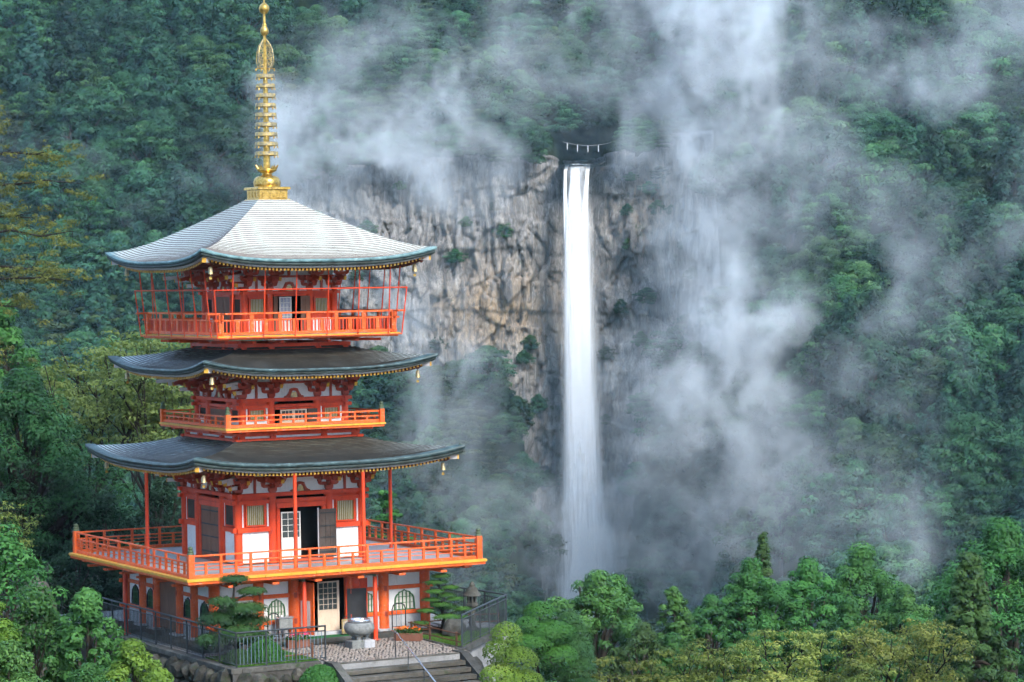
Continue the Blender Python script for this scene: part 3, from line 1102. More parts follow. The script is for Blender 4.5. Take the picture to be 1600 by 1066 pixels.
def lattice_leaf(name, w_, h_, fa, loc, rz, frame, nx, ny, low, panemat, parent=None):
    """door leaf hinged at its left edge: lattice above, boards below (low = height of the boards)"""
    t = .05
    b = MB().box(0, t, -.022, .022, 0, h_).box(w_ - t, w_, -.022, .022, 0, h_)
    b.box(t, w_ - t, -.022, .022, 0, t).box(t, w_ - t, -.022, .022, h_ - t, h_)
    if low > 0:
        b.box(t, w_ - t, -.022, .022, low - t, low)
        b.box(t, w_ - t, -.012, .012, t, low - t)
    for k in range(1, nx):
        x = t + (w_ - 2 * t) * k / nx
        b.box(x - .011, x + .011, -.018, .018, max(low, t), h_ - t)
    for k in range(1, ny):
        z = max(low, t) + (h_ - t - max(low, t)) * k / ny
        b.box(t, w_ - t, -.017, .017, z - .011, z + .011)
    o = put(name, b.mesh(name, frame), fa, loc, parent, rz)
    for i in range(nx):
        for j in range(ny):
            x0, x1 = t + (w_ - 2 * t) * i / nx, t + (w_ - 2 * t) * (i + 1) / nx
            zz = max(low, t)
            z0, z1 = zz + (h_ - t - zz) * j / ny, zz + (h_ - t - zz) * (j + 1) / ny
            sub('pane', MB().box(x0 + .012, x1 - .012, -.006, .006, z0 + .012, z1 - .012).mesh('pane', panemat), o)
    return o


def plain_leaf(name, w_, h_, fa, loc, rz, mat, straps=True, boards=4):
    b = MB().box(0, .06, -.025, .025, 0, h_).box(w_ - .06, w_, -.025, .025, 0, h_).box(.06, w_ - .06, -.025, .025, 0, .08).box(.06, w_ - .06, -.025, .025, h_ - .08, h_)
    o = put(name, b.mesh(name, mat), fa, loc, None, rz)
    bw = (w_ - .12) / boards
    bm_ = MB().box(.004, bw - .004, -.015, .015, .08, h_ - .08).mesh('door_board', mat)
    for k in range(boards):
        sub('door_board', bm_, o, (.06 + k * bw, 0, 0))
    if straps:
        sm = MB().box(.02, w_ - .02, -.034, -.026, -.03, .03).mesh('metal_strap', M_IRON)
        for f_ in (.12, .42, .66, .93):
            sub('metal_strap', sm, o, (0, 0, h_ * f_ - .02))
    return o


# --- bracket clusters under the eaves
def bracket_mesh(k):
    b = MB()

    def masu(x, y, z, s=.17, h=.10):
        b.add([(x - s * .34, y - s * .34, z), (x + s * .34, y - s * .34, z), (x + s * .34, y + s * .34, z), (x - s * .34, y + s * .34, z),
               (x - s * .5, y - s * .5, z + h * .45), (x + s * .5, y - s * .5, z + h * .45), (x + s * .5, y + s * .5, z + h * .45), (x - s * .5, y + s * .5, z + h * .45),
               (x - s * .5, y - s * .5, z + h), (x + s * .5, y - s * .5, z + h), (x + s * .5, y + s * .5, z + h), (x - s * .5, y + s * .5, z + h)],
              [(3, 2, 1, 0), (0, 1, 5, 4), (1, 2, 6, 5), (2, 3, 7, 6), (3, 0, 4, 7), (4, 5, 9, 8), (5, 6, 10, 9), (6, 7, 11, 10), (7, 4, 8, 11), (8, 9, 10, 11)])

    def armx(y, z, L, h=.13, d=.11):
        b.prism([(-L, z + h), (-L, z + h * .62), (-L * .93, z + h * .3), (-L * .78, z + h * .05), (-L * .6, z), (L * .6, z), (L * .78, z + h * .05), (L * .93, z + h * .3), (L, z + h * .62), (L, z + h)], y - d / 2, y + d / 2)

    def army(y1, z, h=.13, d=.11):
        """outward arm with a rounded nose"""
        pts = [(.1, z), (y1 + .16, z), (y1 + .05, z + h * .3), (y1, z + h * .65), (y1, z + h), (.1, z + h)]
        n = len(pts)
        vs = [(-d / 2, y, zz) for y, zz in pts] + [(d / 2, y, zz) for y, zz in pts]
        fs = [tuple(range(n)), tuple(range(2 * n - 1, n - 1, -1))] + [((i + 1) % n, i, n + i, n + (i + 1) % n) for i in range(n)]
        b.add(vs, fs)
    masu(0, 0, 0, .32, .19)
    armx(0, .19, .44)
    army(-.46, .19)
    for x in (-.38, 0, .38): masu(x, 0, .32)
    masu(0, -.40, .32)
    armx(-.40, .42, .42)
    army(-.80, .42)
    for x in (-.36, 0, .36): masu(x, -.40, .55)
    armx(0, .42, .62)
    for x in (-.56, .56): masu(x, 0, .55)
    masu(0, -.74, .56)
    armx(-.74, .66, .40, .12, .10)
    for x in (-.34, 0, .34): masu(x, -.74, .78, .15, .09)
    b.bar((0, -.1, .80), (0, -1.06, .50), .13, .15)
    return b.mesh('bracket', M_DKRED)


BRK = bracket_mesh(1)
BTIP = MB().bar((0, -1.06, .50), (0, -1.085, .492), .135, .165).mesh('bracket_tip', M_YEL)
_b = MB()
for L_, z in ((.75, .19), (1.25, .42), (1.75, .62)):
    _b.bar((.1, .1, z + .065), (-L_ * .72, -L_ * .72, z + .065 - (.10 if L_ > 1.5 else 0)), .13, .14)
CBRK = _b.mesh('corner_bracket', M_BOARD)
_b = MB()
for L_, z in ((.75, .19), (1.25, .42), (1.75, .62)):
    p = Vector((-L_ * .72, -L_ * .72, z + .065 - (.10 if L_ > 1.5 else 0)))
    _b.bar(p, p + Vector((-.02, -.02, -.003)), .135, .15)
CTIP = _b.mesh('bracket_tip', M_YEL)
_pts = [(-.42, 0), (-.40, .05), (-.30, .07), (-.22, .16), (-.17, .27), (-.10, .30), (.10, .30), (.17, .27), (.22, .16), (.30, .07), (.40, .05), (.42, 0), (.20, 0), (.15, .10), (.11, .19), (-.11, .19), (-.15, .10), (-.20, 0)]
_frog = MB()
_frog.prism(_pts[:6] + _pts[15:][::1] + [], -.05, .05) if False else None
for sgn in (-1, 1):
    q = [(.42 * sgn, 0), (.40 * sgn, .05), (.30 * sgn, .07), (.22 * sgn, .17), (.16 * sgn, .30), (0, .33), (0, .24), (.10 * sgn, .20), (.15 * sgn, .09), (.18 * sgn, 0)]
    _frog.prism(q if sgn < 0 else q[::-1], -.05, .05)
FROG = _frog.mesh('frog_leg_strut', M_DKRED)
CARV = MB().prism([(-.14, .002), (.14, .002), (.13, .10), (.08, .19), (-.08, .19), (-.13, .10)], -.02, .03).mesh('carving', M_BRONZE)


def storey(a, cols, crad, zb, zlow, zmid, zwin, lb, ub, zf, beam_half, win, bsc, full=('front', 'left'), strips=True):
    """one storey's walls. zlow: low panel top, zmid: middle beam, zwin: window zone, lb/ub: beams, zf: top of frieze"""
    ztop = ub[1]
    cm = MB().lathe([(crad * 1.02, 0), (crad, .05), (crad, ub[0] - zb)], 14).mesh('column', M_RED)
    done = set()
    for nm, fa in FACES.items():
        for x in cols:
            if x == cols[-1]: continue            # the corner column belongs to the next face
            put('column', cm, fa, (x, -a, zb))
        o_ = .012
        fo = a + crad * .55        # beam face
        for (z0, z1, ex, ov) in ((ub[0], ub[1], beam_half, .045), (lb[0], lb[1], beam_half, 0) if lb else (None,) * 4,):
            if z0 is None: continue
            jog = .006 if nm in ('left', 'right') else 0
            bm_ = MB().bevbox(-ex + jog * 3, ex - jog * 3, -fo - ov, -a + .10, z0 + jog, z1 - jog, .012).mesh('beam', M_RED)
            b_ = put('beam', bm_, fa)
            if z0 == (lb or ub)[0] and lb:
                for x in cols:
                    sub('nail_cover', MB().lathe([(.055, 0), (.05, .012), (.02, .03)], 10).mesh('nail_cover', M_PATINA), b_, (x, -fo - ov - .001, (z0 + z1) / 2)).rotation_euler = (math.pi / 2, 0, 0)
        if zmid:
            for i in range(len(cols) - 1):
                if i == len(cols) // 2 - 1: continue
                x0, x1 = cols[i] - crad * (1.6 if i == 0 else 0), cols[i + 1] + crad * (1.6 if i == len(cols) - 2 else 0)
                jog = .006 if nm in ('left', 'right') else 0
                b_ = put('beam', MB().bevbox(x0 + jog * 3, x1 - jog * 3, -fo - .02, -a + .1, zmid[0] + jog, zmid[1] - jog, .012).mesh('beam', M_RED), fa)
                for x in (cols[i], cols[i + 1]):
                    sub('nail_cover', MB().lathe([(.055, 0), (.05, .012), (.02, .03)], 10).mesh('nail_cover', M_PATINA), b_, (x, -fo - .021, (zmid[0] + zmid[1]) / 2)).rotation_euler = (math.pi / 2, 0, 0)
        # panels and windows in the side bays
        for i in range(len(cols) - 1):
            mid = i == len(cols) // 2 - 1
            x0, x1 = cols[i] + crad * .8, cols[i + 1] - crad * .8
            if not mid:
                put('plaster_panel', MB().box(x0, x1, -a + .0, -a + .06, zb + .03, zlow).mesh('plaster_panel', M_WHITE), fa)
                put('wall_board', MB().box(x0, x1, -a + .03, -a + .09, zlow + .003, ub[0]).mesh('wall_board', M_RED), fa)
                if nm in full:
                    xc = (cols[i] + cols[i + 1]) / 2
                    slat_window(win[0], zwin[1] - zwin[0], fa, (xc, -a - .01, zwin[0]), 9, (M_OLIVE, M_SHOJI) if nm == 'front' else (M_DKWOOD, M_BLACK))  # left-face copy darkened: shade of that side put into the colours
                    if strips:
                        for sx in (-1, 1):
                            put('plaster_strip', MB().box(-.04, .04, -.02, .03, 0, (lb or ub)[0] - (zmid[1] if zmid else zlow) - .01).mesh('plaster_strip', M_WHITE), fa,
                                (xc + sx * ((x1 - x0) / 2 - .05), -a - .005, (zmid[1] if zmid else zlow) + .005))
        # frieze: plaster, brackets, struts, purlins
        put('plaster_panel', MB().box(-a + .02, a - .02, -a + .02, -a + .08, ub[1] + .002, zf).mesh('plaster_panel', M_WHITE), fa)
        zs = bsc
        put('beam', MB().box(-a - .5, a + .5, -a - .045, -a + .03, ub[1] + .55 * zs + (.004 if nm in ('left', 'right') else 0), ub[1] + .645 * zs).mesh('beam', M_DKRED), fa)
        put('purlin', MB().box(-a - .9, a + .9, -a - .81, -a - .67, ub[1] + .87 * zs + (.004 if nm in ('left', 'right') else 0), ub[1] + .985 * zs).mesh('purlin', M_DKRED), fa)
        if nm in full:
            for i, x in enumerate(cols):
                o = put('bracket', BRK, fa, (x, -a, ub[1]))
                o.scale = (min(1, .9 * a / 2.67 + .1), 1, zs)
                sub('bracket_tip', BTIP, o)
            o = put('corner_bracket', CBRK, fa, (-a, -a, ub[1]))
            o.scale = (1, 1, zs)
            sub('bracket_tip', CTIP, o)
            f_ = put('frog_leg_strut', FROG, fa, (0, -a - .01, ub[1] + .004))
            f_.scale = (1, 1, zs * 1.15)
            sub('carving', CARV, f_)
            put('strut', boxm('strut', M_DKRED, .12, .06, .30 * zs), fa, (0, -a - .01, ub[1] + .645 * zs))
            for i in (0, 2):
                put('strut', boxm('strut', M_DKRED, .10, .06, .55 * zs), fa, ((cols[i] + cols[i + 1]) / 2, -a - .01, ub[1] + .003))
    # black core box: the unlit room's darkness put into its colour
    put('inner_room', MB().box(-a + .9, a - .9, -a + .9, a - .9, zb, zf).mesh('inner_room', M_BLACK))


S1 = dict(a=2.67, cols=[-2.67, -1.22, 1.22, 2.67], crad=.165)
storey(2.67, S1['cols'], .165, 2.93, 4.19, (4.19, 4.38), (4.46, 5.23), (5.29, 5.44), (5.55, 5.70), 6.70, 2.96, (.74,), 1.0)
storey(2.22, [-2.22, -1.0, 1.0, 2.22], .15, 8.32, 8.50, None, (8.55, 8.92), (9.00, 9.13), (9.24, 9.38), 10.36, 2.50, (.60,), 1.0)
storey(1.95, [-1.95, -.86, .86, 1.95], .14, 11.90, 12.50, None, (12.76, 13.28), None, (13.46, 13.59), 14.55, 2.20, (.58,), .95, strips=False)

# --- doors of the upper storeys (front open, left side closed)
_lin = lambda w_, z0, z1: MB().bevbox(-w_, w_, -.07, .05, z0, z1, .01).mesh('lintel', M_RED)
for nm in ('front', 'left'):
    fa = FACES[nm]
    put('lintel', _lin(1.06, 5.08, 5.285), fa, (0, -2.70, 0))
    put('door_jamb', boxm('door_jamb', M_RED, .15, .14, 2.12), fa, (-.985, -2.69, 2.945))
    put('door_jamb', boxm('door_jamb', M_RED, .15, .14, 2.12), fa, (.985, -2.69, 2.945))
    put('door_sill', boxm('door_sill', M_DKRED, 1.8, .2, .12), fa, (0, -2.70, 2.935))
    put('lintel', _lin(.84, 9.0 - .08, 8.985), fa, (0, -2.24, 0))
    put('lintel', _lin(.71, 13.38, 13.455), fa, (0, -1.97, 0))
o = lattice_leaf('door', .80, 1.86, 0, (-.90, -2.80, 3.06), -.10, M_SHOJI, 3, 4, .85, M_PANE)
tag(o, 'white lattice door leaf')
o = plain_leaf('door', .72, 1.90, 0, (.74, -2.82, 3.05), -.04, M_DKWOOD, True, 3)
tag(o, 'weathered dark wooden door leaf')
put('door_frame_edge', boxm('door_frame_edge', M_BOARD, .035, .06, 1.95), 0, (.71, -2.78, 3.05))
for k in (0, 1):
    o = plain_leaf('door', .88, 2.02, FACES['left'], (-.90 + .90 * k, -2.70, 3.04), 0, M_BROWN, True, 4)
    tag(o, 'closed brown door leaf with iron straps')
# second storey: two lattice leaves and a dark board
for x in (-.62, -.05):
    lattice_leaf('door', .56, .55, 0, (x, -2.30, 8.36), 0, M_PALEWOOD, 3, 2, .12, M_PANE)
o = plain_leaf('door', .40, .58, 0, (.55, -2.32, 8.34), -.1, M_DKWOOD, False, 2)
for k in (0, 1):
    plain_leaf('door', .80, .58, FACES['left'], (-.80 + .80 * k, -2.26, 8.34), 0, M_BROWN, False, 3)
# third storey
lattice_leaf('door', .50, 1.40, 0, (-.48, -2.05, 11.95), -.12, M_SHOJI, 3, 5, .45, M_LILAC)
plain_leaf('door', .38, 1.44, 0, (.45, -2.06, 11.94), -.1, M_BROWN, False, 2)
plain_leaf('door', .16, 1.44, 0, (-.70, -2.00, 11.94), 0, M_BROWN, False, 1)
for k in (0, 1):
    plain_leaf('door', .68, 1.44, FACES['left'], (-.68 + .68 * k, -1.99, 11.94), 0, M_BROWN, False, 3)


# --- balconies
def finial(r):
    return MB().lathe([(r * 1.12, 0), (r * 1.12, .05), (r * .95, .06), (r * .9, .10), (r * 1.05, .12), (r * 1.02, .15), (r * .62, .165), (r * .60, .19),
                       (r * .85, .205), (r * .9, .24), (r * .6, .28), (r * .12, .31)], 12).mesh('finial', M_PATINA)


def edge(half, z_y0, z_y1, z_o0, z_o1, seg, inset_o=.05):
    """boards along the floor edge: a yellow one over an orange one, in butt-jointed lengths"""
    n = int(round(2 * half / seg))
    L = 2 * half / n
    ym = MB().bevbox(.004, L - .004, -half, -half + .30, z_y0, z_y1, .008).mesh('edge_board', M_YEL)
    om = MB().bevbox(.004, L - .004, -half + inset_o, -half + .32, z_o0, z_o1 - .002, .008).mesh('edge_board', M_ORANGE)
    yc = MB().bevbox(.004, L - .304, -half, -half + .30, z_y0, z_y1, .008).mesh('edge_board', M_YEL)
    oc = MB().bevbox(.004, L - .304, -half + inset_o, -half + .32, z_o0, z_o1 - .002, .008).mesh('edge_board', M_ORANGE)
    for nm, fa in FACES.items():
        for k in range(n):
            last = k == n - 1
            put('edge_board', yc if last else ym, fa, (-half + k * L + (.05 * 0), 0, 0))
            put('edge_board', oc if last else om, fa, (-half + k * L + (inset_o if k == 0 else 0), 0, 0) if not last else (-half + k * L - .0, 0, 0))


def rails(half, zs, tall, short, post, rad, over=0.0, corner_h=None, fin=True, pw=.11, skip_fin=()):
    """zs: list of (z, height, depth, overshoot) rails; tall/short: (list of x, z0, z1) uprights"""
    for nm, fa in FACES.items():
        for (z, h, d, ov) in zs:
            e = (half + ov) if ov else half - post / 2
            jog = .004 if nm in ('left', 'right') and ov else 0
            put('rail', MB().bevbox(-e, e, -half - d / 2, -half + d / 2, z + jog, z + h + jog, min(h, d) * .28).mesh('rail', M_ORANGE), fa)
        for (xs, z0, z1, w_, d_) in (tall, short):
            pm_ = boxm('baluster', M_ORANGE, w_, d_, z1 - z0)
            for x in xs:
                put('baluster', pm_, fa, (x, -half, z0))
        cm = boxm('corner_post', M_ORANGE, post, post, corner_h[1] - corner_h[0])
        c = put('corner_post', cm, fa, (-half, -half, corner_h[0]))
        if fin and nm not in skip_fin:
            sub('finial', finial(rad), c, (0, 0, corner_h[1] - corner_h[0] - .004))


# lower deck
put('deck_floor', MB().box(-6.06, 6.06, -6.06, 6.06, 2.80, 2.915).mesh('deck_floor', M_GREYW))
edge(6.35, 2.825, 2.925, 2.72, 2.822, 1.04)
tx = [-6.1 + 1.22 * k for k in range(1, 10)]
sx_ = [-6.1 + 1.22 * (k + .5) for k in range(10)]
rails(6.10, [(3.735, .06, .06, 0), (3.475, .055, .075, 0), (3.345, .032, .035, 0), (3.205, .032, .035, 0), (2.93, .125, .12, 0)],
      (tx, 3.056, 3.734, .10, .09), (sx_, 3.057, 3.474, .10, .085), .24, .115, 0, (2.93, 3.83), True, skip_fin=('back',))
# beams under the deck
for fa in FACES.values():
    put('deck_beam', MB().bevbox(-6.0, 6.0, -5.75, -5.50, 2.585, 2.715 if fa in (0.0, math.pi) else 2.71, .01).mesh('deck_beam', M_ORANGE), fa)
    jm = MB().bevbox(-.14, .14, -6.2, -4.4, 2.50 + .004, 2.584, .01).mesh('deck_joist', M_ORANGE)
    for x in (-4.5, -2.68, -.9, .9, 2.68, 4.5):
        put('deck_joist', jm, fa, (x, 0, 0))
# tall thin posts from the deck to the first roof
pm_ = MB().lathe([(.085, 0), (.075, .05), (.075, 3.74)], 10).mesh('eave_post', M_RED)
for (x, y) in ((-1.45, -5.35), (1.45, -5.35), (-5.35, .1), (5.35, .1)):
    put('eave_post', pm_, 0, (x, y, 2.915))

# second balcony
put('balcony_floor', MB().box(-3.2, 3.2, -3.2, 3.2, 8.16, 8.292).mesh('balcony_floor', M_GREYW))
edge(3.45, 8.235, 8.31, 8.15, 8.232, 1.15)
tx = [-3.2 + 1.066 * k for k in range(1, 6)]
sx_ = [-3.2 + 1.066 * (k + .5) for k in range(6)]
rails(3.31, [(8.735, .062, .07, 0), (8.555, .05, .06, 0), (8.33, .11, .11, 0)],
      (tx, 8.442, 8.734, .085, .07), (sx_, 8.443, 8.554, .085, .07), .20, .098, 0, (8.315, 8.85), True, skip_fin=('back',))
# third balcony
put('balcony_floor', MB().box(-3.62, 3.62, -3.62, 3.62, 11.75, 11.872).mesh('balcony_floor', M_GREYW))
edge(3.90, 11.815, 11.89, 11.735, 11.812, 1.3)
tx = [-3.6 + 1.2 * k for k in range(1, 6)]
sx_ = [-3.6 + 1.2 * (k + .5) for k in range(6)]
rails(3.70, [(12.71, .07, .08, .55), (12.455, .065, .07, .28), (11.92, .11, .11, .16)],
      (tx, 12.032, 12.709, .17, .07), (sx_, 12.033, 12.454, .17, .07), .20, .09, 0, (11.89, 12.705), False)
slm = boxm('slat', M_RED, .055, .035, .42)
for fa in FACES.values():
    for k in range(12):
        for j in (1, 2, 3):
            put('slat', slm, fa, (-3.6 + .6 * k + .15 * j, -3.70, 12.034))
# slender red cage round the third balcony
pole = lambda h: MB().tube([(0, 0, 0), (0, -.10 * h, h)], .026, 6).mesh('cage_pole', M_RED)
pl, pls = pole(2.66), pole(1.86)
for nm, fa in FACES.items():
    for x in (-3.36, -2.02, -.68, .68, 2.02, 3.36):
        put('cage_pole', pl, fa, (x, -3.95, 11.82))
    put('cage_pole', MB().tube([(-3.95, -3.95, 11.82), (-4.12, -4.12, 13.68)], .026, 6).mesh('cage_pole', M_RED), fa)
    put('cage_rail', MB().tube([(-4.13, -4.13, 13.66), (4.13, -4.13, 13.66)], .027, 6).mesh('cage_rail', M_RED), fa)
    put('cage_rail', MB().tube([(-3.95, -3.95, 11.82), (3.95, -3.95, 11.82)], .03, 6).mesh('cage_rail', M_ORANGE), fa)


# supports between each balcony and the roof below
def undercarriage(z0, h_base, z1, h_tie, zc, hw):
    """base beam on the roof, plaster strip, short blocks, tie beams"""
    for nm, fa in FACES.items():
        jog = .004 if nm in ('left', 'right') else 0
        put('base_beam', MB().bevbox(-h_base, h_base, -h_base + .06, -h_base + .30, z0 + jog, z0 + .10 + jog, .01).mesh('base_beam', M_RED), fa)
        put('plaster_panel', MB().box(-hw, hw, -hw, -hw + .06, z0 + .09, z1).mesh('plaster_panel', M_WHITE), fa)
        put('base_beam', MB().bevbox(-hw - .12, hw + .12, -hw - .10, -hw + .03, z1 - .02 + jog, z1 + .12 + jog, .01).mesh('base_beam', M_RED), fa)
        bl = boxm('block', M_RED, .22, .16, z1 - z0 - .12)
        tm_ = MB().bevbox(-.08, .08, -h_tie, -hw + .1, zc - .045, zc + .045, .01).mesh('tie_beam', M_RED)
        for x in (-hw + .12, -hw / 2.3, hw / 2.3, hw - .12):
            put('block', bl, fa, (x, -hw - .08, z0 + .10))
            put('tie_beam', tm_, fa, (x, 0, 0))
        dm = MB().bar((-hw, -hw, zc), (-h_tie * .95, -h_tie * .95, zc), .13, .10).mesh('tie_beam', M_RED)
        put('tie_beam', dm, fa)


undercarriage(7.74, 2.80, 7.95, 3.2, 8.10, 2.55)
undercarriage(11.22, 2.53, 11.42, 3.5, 11.62, 2.32)


# --- ground storey under the deck
GC = [-4.5, -2.68, -1.2, 1.2, 2.68, 4.5]
cm = MB().lathe([(.225, 0), (.215, .05), (.215, 2.24)], 16).mesh('column', M_ORANGE)
plm = MB().bevbox(-.38, .38, -.38, .38, 0, .075, .02).mesh('column_base', M_STONEB)


def katomado(w_, h_, lit):
    """cusped arch window: frame, mullions, paper"""
    pr = [(1.0, 0), (.98, .30), (.92, .60), (.80, .74), (.62, .80), (.52, .90), (.28, .93), (.10, .97), (0, 1.02)]
    outer = [(-x * w_ / 2, z * h_) for x, z in pr] + [(x * w_ / 2, z * h_) for x, z in pr[-2::-1]]
    k = 1 - .12
    inner = [(x * k, .02 * h_ + z * .93) for x, z in outer]
    b = MB()
    n = len(outer)
    for i in range(n - 1):
        a0, a1, b0, b1 = outer[i], outer[i + 1], inner[i], inner[i + 1]
        b.prism([a0, a1, b1, b0], -.05, .03)
    b.box(-w_ / 2 - .02, w_ / 2 + .02, -.05, .03, -.05, .02 * h_)
    fr_ = b.mesh('window', M_GREEN if lit else M_IRON)  # unlit copy in black: the dark side's shade put into frame and pane
    pane = MB().prism([(x * .97, z * .99) for x, z in inner], .0, .02).mesh('pane', M_SHOJI if lit else M_BLACK)
    bars = []
    nb = 4
    for i in range(nb):
        x = -w_ / 2 * k + w_ * k * (i + 1) / (nb + 1)
        top = np.interp(abs(x) / (w_ / 2), [0, .10, .28, .52, .62, .80, .92, .98, 1.0], [1.02, .97, .93, .90, .80, .74, .60, .30, 0]) * h_ * .93
        bars.append(MB().box(x - .02, x + .02, -.03, -.002, .02 * h_, top).mesh('mullion', M_GREEN))
    for z in (.34, .64):
        bars.append(MB().box(-w_ / 2 * k * (.97 if z < .5 else .90), w_ / 2 * k * (.97 if z < .5 else .90), -.02, -.003, z * h_ - .012, z * h_ + .012).mesh('mullion', M_GREEN))
    return fr_, pane, bars


KW = katomado(.92, .78, True)
KD = katomado(.80, .78, False)
KN = katomado(.74, .78, True)
for nm, fa in FACES.items():
    vis = nm in ('front', 'left')
    for i, x in enumerate(GC):
        if i == len(GC) - 1: continue
        c = put('column', cm, fa, (x, -4.5, .27))
        sub('column_base', plm, c, (0, 0, -.072))
    jog = .005 if nm in ('left', 'right') else 0
    for (z0, z1, e) in ((.78, .93, 4.86), (1.78, 1.93, 4.86), (2.40, 2.58, 4.8)):
        for (x0, x1) in (((-e, -1.2), (1.2, e)) if z0 < 2.3 else ((-e, e),)):
            b_ = put('beam', MB().bevbox(x0 + jog * 3, x1 - jog * 3, -4.58, -4.44, z0 + jog, z1 - jog, .01).mesh('beam', M_ORANGE), fa)
            if vis and z0 < 2.3:
                for x in GC:
                    if x0 - .1 <= x <= x1 + .1:
                        sub('beam_tenon', MB().bevbox(-.06, .06, -.20, 0, -.10, .10, .01).mesh('beam_tenon', M_DKRED), b_, (x, -4.5 - .21 + .18, (z0 + z1) / 2))
    for i in (0, 1, 3, 4):
        x0, x1 = GC[i] + .15, GC[i + 1] - .15
        put('plaster_panel', MB().box(x0, x1, -4.50, -4.44, .935, 2.40).mesh('plaster_panel', M_WHITE), fa)
        put('plinth_panel', MB().box(x0, x1, -4.53, -4.43, .20, .78).mesh('plinth_panel', M_STONEB), fa)
        if vis:
            K = KD if nm == 'left' else (KN if i in (1, 3) else KW)
            o = put('window', K[0], fa, ((GC[i] + GC[i + 1]) / 2 if nm == 'left' or i in (0, 4) else (-1.93 if i == 1 else 1.95), -4.51, .955))
            sub('pane', K[1], o)
            for q in K[2]:
                sub('mullion', q, o)
    if nm != 'front':
        put('wall_board', MB().box(-1.0, 1.0, -4.52, -4.44, .30, 2.40).mesh('wall_board', M_BROWN), fa)
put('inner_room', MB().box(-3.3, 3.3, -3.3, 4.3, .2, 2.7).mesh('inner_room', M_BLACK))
# front doorway
put('door_sill', MB().bevbox(-1.0, 1.0, -4.75, -4.35, .20, .34, .02).mesh('door_sill', M_STONEB))
o = lattice_leaf('door', .88, 1.92, 0, (-.17, -4.50, .35), 0, M_PALEWOOD, 4, 5, .82, M_PANE)
tag(o, 'pale wooden lattice door leaf')
o = lattice_leaf('door', .88, 1.92, 0, (-.10, -4.44, .35), 0, M_PALEWOOD, 4, 5, .82, M_PANE)
o = plain_leaf('door', .86, 2.02, 0, (.98, -4.62, .33), -.28, M_RED, False, 3)
tag(o, 'open red door leaf with a dark board on it')
sub('notice_board', MB().box(.05, .81, -.052, -.028, .10, 1.62).mesh('notice_board', M_IRON), o)
o = plain_leaf('door', .80, 2.02, 0, (-.98, -4.56, .33), -1.22, M_ORANGE, False, 3)
tag(o, 'open orange door leaf hung with white notices')
sub('notice', MB().box(.12, .38, .03, .036, 1.15, 1.45).mesh('notice', M_WHITE), o)
sub('notice', MB().box(.10, .62, .03, .036, .25, 1.0).mesh('notice', M_BOARD), o)
sub('notice', MB().box(.10, .62, -.036, -.03, .25, 1.3).mesh('notice', M_BOARD), o)
# rain pipes: slim red posts under the deck edge with a dark elbow
pp = MB().lathe([(.19, 0), (.19, .02), (.088, .025), (.085, 2.46)], 10).mesh('drain_post', M_RED)
for (x, y) in ((-1.27, -5.66), (1.75, -5.66), (-5.66, 1.75), (5.66, 1.75)):
    c = put('drain_post', pp, 0, (x, y, .006))
    q = Vector((-.35, .35, 0)) if abs(y) > 5 else Vector((.35, -.2, 0))
    sub('elbow', MB().tube([(0, 0, 2.40), (0, 0, 2.52), q * .25 + Vector((0, 0, 2.57)), q + Vector((0, 0, 2.58))], .07, 8).mesh('elbow', M_PATINA), c)

# --- golden spire
sp = put('spire', MB().lathe([(.145, 18.4), (.13, 19.2), (.105, 21.0), (.088, 22.6), (.065, 23.6), (.05, 24.7)], 14).mesh('spire', M_GILT))
b = MB()
b.bevbox(-.70, .70, -.70, .70, 17.18, 17.27, .02).bevbox(-.62, .62, -.62, .62, 17.272, 17.64, .02).bevbox(-.72, .72, -.72, .72, 17.642, 17.75, .03)
sub('spire_base', b.mesh('spire_base', M_GILT), sp)
fm = MB().prism([(-.10, 0), (.10, 0), (.07, .03), (.05, .14), (.08, .24), (-.08, .24), (-.05, .14), (-.07, .03)], -.022, 0).mesh('relief', M_GILT)
for fa in FACES.values():
    for x in (-.43, -.145, .145, .43):
        o = sub('relief', fm, sp, (x * math.cos(fa) + .622 * math.sin(fa), x * math.sin(fa) - .622 * math.cos(fa), 17.33), fa)
sub('bowl', MB().lathe([(.52, 17.752), (.55, 17.85), (.545, 17.98), (.50, 18.10), (.40, 18.18), (.22, 18.21), (.20, 18.30)], 20).mesh('bowl', M_GILT), sp)
b = MB().lathe([(.20, 18.30), (.26, 18.33), (.38, 18.40), (.42, 18.46), (.40, 18.47), (.2, 18.44)], 20)
for k in range(10):
    t = 2 * math.pi * k / 10
    d = Vector((math.cos(t), math.sin(t), 0))
    n_ = Vector((-math.sin(t), math.cos(t), 0))
    b.add([d * .38 + n_ * .09 + Vector((0, 0, 18.45)), d * .38 - n_ * .09 + Vector((0, 0, 18.45)), d * .46 - n_ * .03 + Vector((0, 0, 18.58)), d * .46 + n_ * .03 + Vector((0, 0, 18.58)), d * .48 + Vector((0, 0, 18.66)),
           d * .36 + Vector((0, 0, 18.56))], [(0, 1, 2, 3), (3, 2, 4), (1, 0, 5), (0, 3, 4, 5), (2, 1, 5, 4)])
sub('lotus_cup', b.mesh('lotus_cup', M_GILT), sp)
